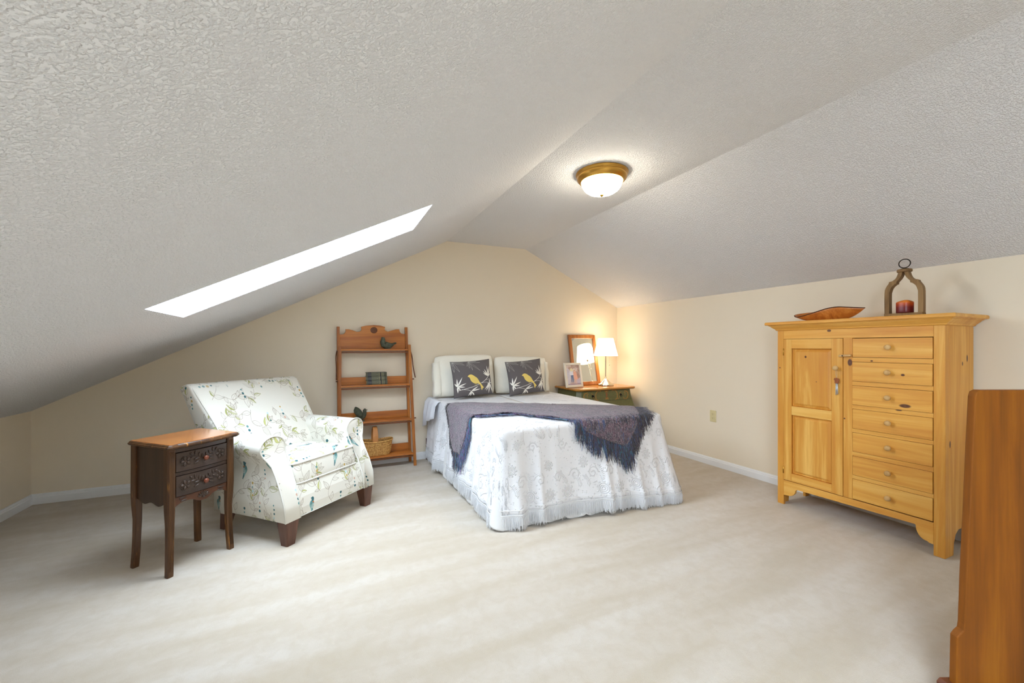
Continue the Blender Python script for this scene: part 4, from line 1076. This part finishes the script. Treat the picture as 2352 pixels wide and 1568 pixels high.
g = math_n(nt, 'ADD', ti.outputs['Color'], math_n(nt, 'MULTIPLY', tex_noise(nt, coords(nt), 220, 2), .22))
bump(nt, g, .8, .006, P.inputs['Normal'])

def fold(x, y, n, d):
    """sideways fold displacement at drop fraction d"""
    if n[1] < -.5:
        f_ = sum(a*math.exp(-((x-c)/w)**2) for c, w, a in ((1.17,.045,.022),(1.33,.030,.020),(1.46,.03,.006),(1.86,.035,.022),(1.95,.02,.010),(2.14,.03,.016),(2.30,.03,.012),(2.43,.04,.018)))
        f_ -= sum(a*math.exp(-((x-c)/w)**2) for c, w, a in ((1.25,.03,.010),(1.60,.08,.010),(2.04,.05,.008)))
    else:
        f_ = .006*math.sin(y*19)+.004*math.sin(y*43+1)+(.030*math.exp(-((y-3.78)/.06)**2)-.015*math.exp(-((y-3.62)/.05)**2) if n[0] < 0 else 0)
    return 1.7*f_*d**1.1
def flare(x, y, n):
    if n[0] < -.5: return .035
    if n[0] > .5: return .015
    t = sm((x-BX0)/(BX1-BX0)); return .040+.115*t
def zbot(x, y, n):
    if abs(n[1]) > .5: return interp(x, [(1.0,.098),(1.13,.104),(1.53,.125),(1.9,.120),(2.3,.086),(2.5,.080)])
    if n[0] < 0: return interp(y, [(2.5,.105),(2.75,.145),(3.3,.142),(4.1,.128)])
    return .10
def cloth_pt(p, n, d, off=0):
    """point on the hanging part: p on the outline, d = 0 top edge .. 1 hem"""
    zb = zbot(p[0], p[1], n); zt_ = BZ; rr = .045
    a = d*(zt_-zb)                                   # length fallen
    if a < rr: th = a/rr*PI/2*.98; ho = rr*math.sin(th)*.55; z = zt_+.012-rr*(1-math.cos(th))*.9
    else: ho = rr*.55; z = zt_+.012-rr*.9-(a-rr)*((zt_+.012-rr*.9-zb)/(zt_-zb-rr))
    fl = flare(p[0], p[1], n)*max(0, d-.08)**1.15+fold(p[0], p[1], n, d)
    ho += fl-rr*.35+off
    return (p[0]+n[0]*ho, p[1]+n[1]*ho, z)
PP = perim(.0, 110, .07)
bm = B(); uvl = bm.loops.layers.uv.new('UVMap')
vert_uv = {}
cols = []
SX, SY = (BX0+BX1)/2, 3.05
nT, nD = 16, 26
for p, n in PP:
    col = []
    med = (SX, max(p[1], BY0+.70)) if abs(n[1]) < .5 else (SX, BY0+.70)
    if .3 < abs(n[1]) < .95: med = (SX, BY0+.70)
    p0 = (p[0]-n[0]*.020, p[1]-n[1]*.020)
    for k in range(nT):
        t = k/nT; x = med[0]+(p0[0]-med[0])*t; y = med[1]+(p0[1]-med[1])*t
        z = BZ+.013+.004*math.sin(3*x+2*y)*(1-t)+.0025*mnoise.noise(Vector((x*4, y*4, 0)))
        v = bm.verts.new((x, y, z)); vert_uv[v] = (x, y); col.append(v)
    for k in range(nD+1):
        d = k/nD; q = cloth_pt(p, n, d); v = bm.verts.new(q); dr_ = d*(BZ-zbot(*p, n)); vert_uv[v] = (p[0]+n[0]*dr_, p[1]+n[1]*dr_); col.append(v)
    cols.append(col)
for a, b in zip(cols[:-1], cols[1:]):
    for k in range(nT+nD):
        if k == 0 and (a[0].co-b[0].co).length < 1e-6: f = bm.faces.new((a[0], a[1], b[1]))
        else: f = bm.faces.new((a[k], a[k+1], b[k+1], b[k]))
        for l in f.loops: l[uvl].uv = vert_uv[l.vert]
bmesh.ops.recalc_face_normals(bm, faces=bm.faces[:])
sp_ = obj('bedspread', bm, m_spread, smooth=True)
tag(sp_, 'white textured bedspread with raised scrolls and fringed hem draped over the bed', 'bedspread')
m_s = sp_.modifiers.new('solid', 'SOLIDIFY'); m_s.thickness = .003; m_s.offset = -1
# hem band, knotted lattice and fringe
rng = random.Random(3)
m_fr = bpy.data.materials.new('white_fringe'); m_fr.use_nodes = True; nt = m_fr.node_tree; nt.nodes.clear()
o_ = nt.nodes.new('ShaderNodeOutputMaterial'); d_ = nt.nodes.new('ShaderNodeBsdfDiffuse'); d_.inputs[0].default_value = (.93,.93,.94,1); t_ = nt.nodes.new('ShaderNodeBsdfTranslucent'); t_.inputs[0].default_value = (.93,.93,.94,1)
mx = nt.nodes.new('ShaderNodeMixShader'); mx.inputs[0].default_value = .12; nt.links.new(d_.outputs[0], mx.inputs[1]); nt.links.new(t_.outputs[0], mx.inputs[2]); nt.links.new(mx.outputs[0], o_.inputs[0])
bm = B(); hem = [cloth_pt(p, n, 1.0, .002) for p, n in PP]
tube(bm, hem, .0026, 5); tube(bm, [(x, y, z+.018) for x, y, z in [cloth_pt(p, n, .975, .0025) for p, n in PP]], .002, 5)
obj('hem_band', bm, m_fr, sp_, smooth=True)
V_, F_ = [], []
def strand(p, q, r_, mid=None, w=.0011, V=None, F=None, n=3, side=4):
    """thin tapered strand from p to q"""
    V = V_ if V is None else V; F = F_ if F is None else F
    b = len(V); pts = [p]+(mid or [])+[q]; N_ = len(pts)
    for i, c in enumerate(pts):
        ww = w*(1-.55*i/(N_-1))
        for k in range(3):
            a = 2*PI*k/3; V.append((c[0]+ww*math.cos(a), c[1]+ww*math.sin(a), c[2]))
    for i in range(N_-1):
        for k in range(3):
            j = (k+1) % 3; F.append((b+i*3+k, b+i*3+j, b+i*3+3+j, b+i*3+3+k))
Ltot = 0; path = []
for i, (p, n) in enumerate(PP):
    if i: Ltot += math.dist(hem[i], hem[i-1])
    path.append(Ltot)
def on_hem(s):
    i = int(np.searchsorted(path, s)); i = max(1, min(i, len(path)-1)); t = (s-path[i-1])/max(1e-9, path[i]-path[i-1])
    a, b = hem[i-1], hem[i]; return tuple(a[k]+(b[k]-a[k])*t for k in range(3)), PP[i][1]
nk = int(Ltot/.0125)
for k in range(nk):
    s = k*.0125; (x, y, z), n = on_hem(s); (x2, y2, z2), _ = on_hem(s+.0125)
    # lattice rows
    mx_, my_, mz_ = (x+x2)/2, (y+y2)/2, (z+z2)/2
    strand((x, y, z), (mx_, my_, mz_-.010), 0, w=.0013); strand((x2, y2, z2), (mx_, my_, mz_-.010), 0, w=.0013)
    strand((mx_, my_, mz_-.010), (x, y, z-.020), 0, w=.0013); strand((mx_, my_, mz_-.010), (x2, y2, z2-.020), 0, w=.0013)
    for j in range(6):
        ax = rng.uniform(-.005,.0055); tx, ty = -n[1], n[0]
        Lf = rng.uniform(.058,.084); clump = .006*math.sin(s*38)+rng.uniform(-.007,.007); zb = max(.004, z-.020-Lf)
        p = (x+tx*ax*.4+n[0]*rng.uniform(-.002,.003), y+ty*ax*.4+n[1]*rng.uniform(-.002,.003), z-.019)
        q = (x+tx*(ax+clump)+n[0]*rng.uniform(-.006,.010), y+ty*(ax+clump)+n[1]*rng.uniform(-.006,.010), zb)
        m1 = ((p[0]+q[0])/2+tx*rng.uniform(-.003,.003), (p[1]+q[1])/2+ty*rng.uniform(-.003,.003), (p[2]+q[2])/2)
        strand(p, q, 0, [m1], w=.0022)
rng2 = random.Random(8); b0 = len(V_); ns_ = int(Ltot/.004)
for k in range(ns_):                                  # dense inner layer of the fringe
    (x, y, z), n = on_hem(k*.004); L_ = .060+.012*math.sin(k*.9)+rng2.uniform(-.006,.006); o1 = -.004+.003*math.sin(k*1.7)
    for dz, oo in ((.004, -.003), (.020+L_*.5, o1), (.020+L_, o1*1.3)): V_.append((x+n[0]*oo, y+n[1]*oo, max(.005, z-dz)))
for k in range(ns_-1):
    for j in range(2): q = b0+k*3+j; F_.append((q, q+3, q+4, q+1))
obj('fringe', (V_, F_), m_fr, sp_, kind='stuff')
# hanging top sheet at the head end
sh_ = B(); rows = []
for i in range(22):
    y = 3.86+.43*i/21; w_ = .004*math.sin(i*.9)
    rows.append([(BX0+.005, y, .664), (BX0-.020, y, .660), (BX0-.050+w_, y, .62), (BX0-.064+w_*2, y, .52), (BX0-.070+w_*3, y, .36+.12*(1-i/21)+(.03 if i < 16 else 0))])
loft(sh_, rows, closed=False)
o = obj('top_sheet', sh_, mat('cool_white_sheet', lin((236,240,248)), .85), smooth=True)
tag(o, 'white top sheet hanging over the left side of the bed below the pillows', 'sheet'); m_s = o.modifiers.new('solid', 'SOLIDIFY'); m_s.thickness = .003

# ---- pillows
def pillow(w, h, t, seed, pinch=.05, n=26, pw=2.6, wr=.004, rnd_=0):
    bm = B(); grid = {}
    for side in (1, -1):
        for i in range(n+1):
            for j in range(n+1):
                u, v = -1+2*i/n, -1+2*j/n
                u, v = math.sin(u*PI/2)*.5+u*.5, math.sin(v*PI/2)*.5+v*.5
                e = max(0, (1-abs(u)**pw))*max(0, (1-abs(v)**pw)); th = t/2*e**.5
                x = w/2*u*(1-pinch*(1-v*v)*abs(u)); z = h/2*v*(1-pinch*(1-u*u)*abs(v)); x *= 1-rnd_*abs(v)**5; z *= 1-rnd_*1.6*abs(u)**5*(1 if v > 0 else .3)
                k = wr*mnoise.noise(Vector((x*9+seed, z*9, side*3)))*min(1, e*3)
                edge = i in (0, n) or j in (0, n)
                if edge and side == -1: grid[(side, i, j)] = grid[(1, i, j)]; continue
                grid[(side, i, j)] = bm.verts.new((x, -side*(th+k), z))
        for i in range(n):
            for j in range(n):
                q = [grid[(side, i, j)], grid[(side, i+1, j)], grid[(side, i+1, j+1)], grid[(side, i, j+1)]]
                bm.faces.new(q if side == 1 else q[::-1])
    return bm
m_sham = mat('warm_white_linen', lin((240,235,220)), .88, sheen=.2); nt, N, L, P = nodes(m_sham)
bump(nt, tex_noise(nt, coords(nt), 14, 3, .55, .5), .35, .012, P.inputs['Normal'])
for nm, lb, x, z, w, h, ry, sd in (('bed_pillow', 'plump white pillow leaning on the back wall at the left side of the bed', 1.388, .882, .670, .44, -.02, 1), ('bed_pillow', 'plump white pillow leaning on the back wall beside the green chest', 2.062, .868, .675, .42, .02, 2)):
    p_ = thing(nm, lb, 'pillow', (x, 4.170, z+.014), 0, 'white pillows at the head of the bed'); p_.rotation_euler = (-.14, ry, 0)
    obj('pillow_body', pillow(w, h, .18, sd, .015, 30, 2.4, .014, .06), m_sham, p_, smooth=True)
    # hem flap of the sham on the outer side
    s = -1 if sd == 1 else 1
    bm = B(); rows = []
    for i in range(12):
        zz = -h/2*.92+h*.80*i/11; rows.append([(s*(w/2-.05), -.060+.01*abs(i-5)/5, zz), (s*(w/2+.002), -.030, zz-.004), (s*(w/2+.022+.006*math.sin(i*1.1)), -.004, zz-.015)])
    loft(bm, rows, closed=False); o = obj('sham_flap', bm, m_sham, p_, smooth=True); m_s = o.modifiers.new('solid', 'SOLIDIFY'); m_s.thickness = .003

# grey cushions with a yellow bird on a bamboo twig
def cushion_canvas():
    c = Canvas(768, 768, (98,92,92)); WHT, YEL, LG = (236,232,222), (228,200,108), (188,186,178)
    TL_, TR_, BR_, BL_ = np.array((330,240.)), np.array((1030,265.)), np.array((1150,855.)), np.array((415,900.))
    def uv(p):
        p = np.array(p, float); u, v = .5, .5
        for _ in range(12):
            f = TL_*(1-u)*(1-v)+TR_*u*(1-v)+BR_*u*v+BL_*(1-u)*v-p
            du = (TR_-TL_)*(1-v)+(BR_-BL_)*v; dv = (BL_-TL_)*(1-u)+(BR_-TR_)*u
            d = np.linalg.solve(np.array([du, dv]).T, -f); u += d[0]; v += d[1]
        return (u*768, (1-v)*768)
    def U(l): return [uv(p) for p in l]
    def lf(c0, tip, w, outline=False):
        a, b = uv(c0), uv(tip); L_ = math.hypot(b[0]-a[0], b[1]-a[1]); up, dn = leaf_pts(*a, math.atan2(b[1]-a[1], b[0]-a[0]), L_, w, 12)
        if outline: c.stroke(up+dn[::-1], 3.2, LG, .95, closed=True)
        else: c.poly(up+dn[::-1], WHT)
    for c0, tips, w in (((460,705),[(530,540),(445,560),(605,650),(592,715),(520,770),(475,815),(412,640)],13), ((1010,555),[(970,378),(1022,380),(918,435),(893,465),(898,500),(1050,500)],12),
                        ((1040,670),[(1042,600),(1080,662),(955,780),(990,800),(1045,842),(1145,855),(1100,770),(1000,690)],13), ((705,790),[(825,712),(875,758),(662,878),(712,884),(804,884)],13)):
        for t in tips: lf(c0, t, w)
    for t in [(485,445),(400,440),(568,330),(548,292),(372,330),(340,255)]: lf((362,262), t, 16, True)
    for t in [(842,452),(710,437),(650,397),(608,360),(845,315),(778,288)]: lf((640,282), t, 14, True)
    c.stroke(U(spline([(468,772),(620,742),(750,712),(880,660),(960,610),(1012,555)], 6)), 8, WHT); c.stroke(U(spline([(540,752),(640,768),(705,790)], 5)), 6, WHT)
    c.stroke(U(spline([(890,662),(965,655),(1040,672)], 5)), 6, WHT); c.stroke(U([(950,620),(1040,600)]), 5, WHT)
    c.poly(U(spline([(622,540),(640,516),(668,506),(705,515),(750,545),(795,578),(832,630),(862,668),(900,708),(932,742),(912,750),(905,778),(888,768),(872,725),(845,685),(805,668),(758,666),(712,642),(680,610),(662,572),(645,550)], 4, closed=True)), YEL)
    for a in (770, 792): c.stroke(U([(a,664),(a-8,698)]), 4, YEL)
    return c
m_cush = mat('grey_bird_print', rough=.85); nt, N, L, P = nodes(m_cush)
it = uvmap_mat(m_cush, cushion_canvas().image('bamboo_and_bird_print'), 1/.435, 1/.375, .5, .5)
bump(nt, tex_noise(nt, coords(nt), 500, 2), .15, .001, P.inputs['Normal'])
w_, h_ = .435, .375
for lb, x, y, z, ry, rz in (('square grey cushion printed with a yellow bird, left one of the pair on the bed', 1.402, 3.985, .868, -.06, .02), ('square grey cushion printed with a yellow bird, right one beside the chest', 2.015, 3.975, .862, -.08, .0)):
    c_ = thing('throw_pillow', lb, 'cushion', (x, y, z+.006), 0, 'grey bird cushions on the bed'); c_.rotation_euler = (-.17, ry, rz)
    obj('cushion_body', pillow(w_, h_, .115, x, .055, 26, 2.3, .005), m_cush, c_, smooth=True)

# ---- knitted throw lying diagonally over the foot of the bed
def unroll(xu, yu, off=.011):
    """unrolled cloth coordinates -> point just above the bedspread"""
    if yu < BY0:                                      # over the foot
        d = (BY0-yu)/(BZ-zbot(min(max(xu, BX0), BX1), BY0, (0, -1)))
        q = cloth_pt((min(max(xu, BX0+.02), BX1-.02), BY0), (0, -1), min(1.1, d), off); return (xu, q[1], q[2]+(off*.5 if d < .1 else 0))
    if xu < BX0:
        d = (BX0-xu)/(BZ-.14); q = cloth_pt((BX0, yu), (-1, 0), min(1.1, d), off); return (q[0], yu, q[2]+(off*.5 if d < .1 else 0))
    return (xu, yu, BZ+.015+off*.7)
Bt = spline([(.70,3.30),(.90,3.44),(1.03,3.56),(1.145,3.64),(1.45,3.46),(1.80,3.24),(2.15,3.01),(2.40,2.83),(2.47,2.77)], 8)
Ft = spline([(.72,3.08),(.90,2.98),(1.04,2.92),(1.20,2.90),(1.38,2.86),(1.52,2.62),(1.65,2.43),(1.80,2.33),(2.06,2.24)], 8)
nS, nW = len(Bt)-1, 16
bm = B(); rows = []
rngt = random.Random(9)
for i in range(nS+1):
    row = []
    for j in range(nW+1):
        t = j/nW; x = Bt[i][0]*(1-t)+Ft[i][0]*t; y = Bt[i][1]*(1-t)+Ft[i][1]*t
        # extra length of the right end corner
        if i > nS*.72: e = (i/nS-.72)/.28; y -= .02*e*math.sin(PI*t)
        px, py, pz = unroll(x, y); k = .006*mnoise.noise(Vector((x*14, y*14, 1)))+.010*max(0, mnoise.noise(Vector((x*5, y*5, 7))))
        if y >= BY0 and x >= BX0: pz += k+.004
        elif y < BY0: py -= abs(k)+.002
        else: px -= abs(k)+.002
        row.append((px, py, pz))
    rows.append(row)
loft(bm, rows, closed=False); bmesh.ops.recalc_face_normals(bm, faces=bm.faces[:])
m_thr = mat('boucle_knit', rough=.95, sheen=.4); nt, N, L, P = nodes(m_thr)
v = coords(nt)
n1 = tex_noise(nt, v, 9, 4, .7, 1.0); n2 = tex_noise(nt, v, 75, 2, .8)
c1 = ramp(nt, n1, [(.30, lin((40,52,78))), (.41, lin((80,72,84))), (.48, lin((128,86,108))), (.54, lin((108,102,104))), (.62, lin((66,42,72))), (.70, lin((38,46,68)))])
c2 = ramp(nt, n2, [(.34, lin((20,18,30))), (.5, lin((92,80,92))), (.64, lin((160,142,152)))])
L.new(mix(nt, .5, c1, c2), P.inputs['Base Color'])
kn = nt.nodes.new('ShaderNodeTexVoronoi'); kn.inputs['Scale'].default_value = 110; L.new(v, kn.inputs['Vector'])
bump(nt, kn.outputs['Distance'], 1.0, .008, P.inputs['Normal'])
th = obj('throw_blanket', bm, m_thr, smooth=True); tag(th, 'purple, grey and teal fringed knitted throw draped across the foot of the bed', 'blanket')
m_s = th.modifiers.new('solid', 'SOLIDIFY'); m_s.thickness = .008; m_s.offset = 1
cols_ = [lin((40,32,42)), lin((66,48,72)), lin((58,84,134)), lin((58,124,144)), lin((132,74,150)), lin((92,104,140))]
mf = [mat('yarn_%s' % nm, c, .9, sheen=.3) for nm, c in zip(('black','plum','blue','teal','purple','slate'), cols_)]
parts = {k: ([], []) for k in range(6)}
def yarn(pts, k, w=.0022):
    w *= 1.45; V, F = parts[k]; strand(pts[0], pts[-1], 0, pts[1:-1], w=w, V=V, F=F)
def rnd(a): return rngt.uniform(-a, a)
def unr_path(x, y, dx, dy, Lf, n=6, off=.016):
    """strand following the cloth surface in unrolled coordinates, bending to gravity on the hanging parts"""
    out = []; 
    for k in range(n+1):
        out.append((lambda q: (q[0]+rnd(.0025), q[1]+rnd(.0025), q[2]+rnd(.003)))(unroll(x, y, off+rnd(.004))))
        st = Lf/n
        if y < BY0: dx, dy = dx*.55+rnd(.25), -1.0
        elif x < BX0: dx, dy = -1.0, dy*.55+rnd(.25)
        l = math.hypot(dx, dy); x += dx/l*st; y += dy/l*st
    return out
def edge_pts(E_, s0, s1, step):
    i0, i1 = int(s0*(len(E_)-1)), int(s1*(len(E_)-1)); res = []
    for i in range(i0, i1):
        a, b = E_[i], E_[i+1]; n = max(1, int(math.dist(a, b)/step))
        for k in range(n): t = k/n; res.append((a[0]+(b[0]-a[0])*t, a[1]+(b[1]-a[1])*t, i/(len(E_)-1)))
    return res
# front edge fringe
for x, y, s in edge_pts(Ft, 0, 1, .0015):
    y += (abs(rnd(.035)) if y > BY0 and x > BX0 else 0)
    top = y > BY0 and x > BX0
    Lf = rngt.uniform(.06,.11) if top else rngt.uniform(.07,.17)
    if .70 < s < .84: Lf *= .9
    kk = rngt.choice([1,2,2,3,4,5,5,0]) if s < .72 else rngt.choice([0,1,1,2,3,0,0,2])
    yarn(unr_path(x+rnd(.004), y+.012, .55+rnd(.7) if top else rnd(.4), -1+rnd(.5), Lf), kk)
# left hanging end
for k in range(110):
    t = rngt.random(); x = Bt[0][0]*(1-t)+Ft[0][0]*t; y = Bt[0][1]*(1-t)+Ft[0][1]*t
    yarn(unr_path(x+.02, y+rnd(.01), -1, rnd(.3), rngt.uniform(.09,.17)*(1.35 if rngt.random() < .08 else 1)), rngt.choice([0,0,1,2,2,3,5]))
# left edge (towards the head) short dark strands
for x, y, s in edge_pts(Bt, 0, .36, .0035): yarn(unr_path(x, y-.006, -.6+rnd(.3), .6+rnd(.4), rngt.uniform(.035,.075)), rngt.choice([0,0,0,1]), .0024)
# right end edge: long dark fringe
a_, b_ = Bt[-1], Ft[-1]
for k in range(520):
    t = rngt.random(); x = a_[0]*(1-t)+b_[0]*t; y = a_[1]*(1-t)+b_[1]*t
    yarn(unr_path(x-.02, y, .9+rnd(.3), -.75+rnd(.3) if y > BY0 else -1, rngt.uniform(.10,.17)*(1 if t > .3 else .8)), rngt.choice([0,0,0,1,1,2,0]), .0026)
for k in range(150):
    x, y = b_[0]+rnd(.05), b_[1]+.04+rnd(.04); yarn(unr_path(x, y, rnd(.2), -1, rngt.uniform(.10,.20)), rngt.choice([0,0,1,2,3]), .0026)
# loose yarn tufts on the surface near the right corner
for k in range(420):
    i = rngt.randint(int(nS*.70), nS-1); t = rngt.random(); x = Bt[i][0]*(1-t)+Ft[i][0]*t; y = Bt[i][1]*(1-t)+Ft[i][1]*t
    if y > BY0+.12: continue
    yarn(unr_path(x, y, .1+rnd(.3), -1, rngt.uniform(.05,.10), 4, .020), rngt.choice([0,1,1,2,0,5]), .0024)
for k, (V, F) in parts.items():
    if V: obj('fringe', (V, F), mf[k], th, kind='stuff', label=('black yarn fringe','plum yarn fringe','blue yarn fringe','teal yarn fringe','purple yarn fringe','slate grey yarn fringe')[k])
# looped selvedge along the back edge
bm = B(); pts = []
E2 = edge_pts(Bt, .36, 1, .004)
for k, (x, y, s) in enumerate(E2):
    q = unroll(x, y); ell(bm, (q[0]+rnd(.002), q[1]+.003+rnd(.003), q[2]+.007+rnd(.002)), (.0045,.0045,.0045), None, 6, 4)
obj('looped_edge', bm, m_thr, th, smooth=True, kind='stuff')
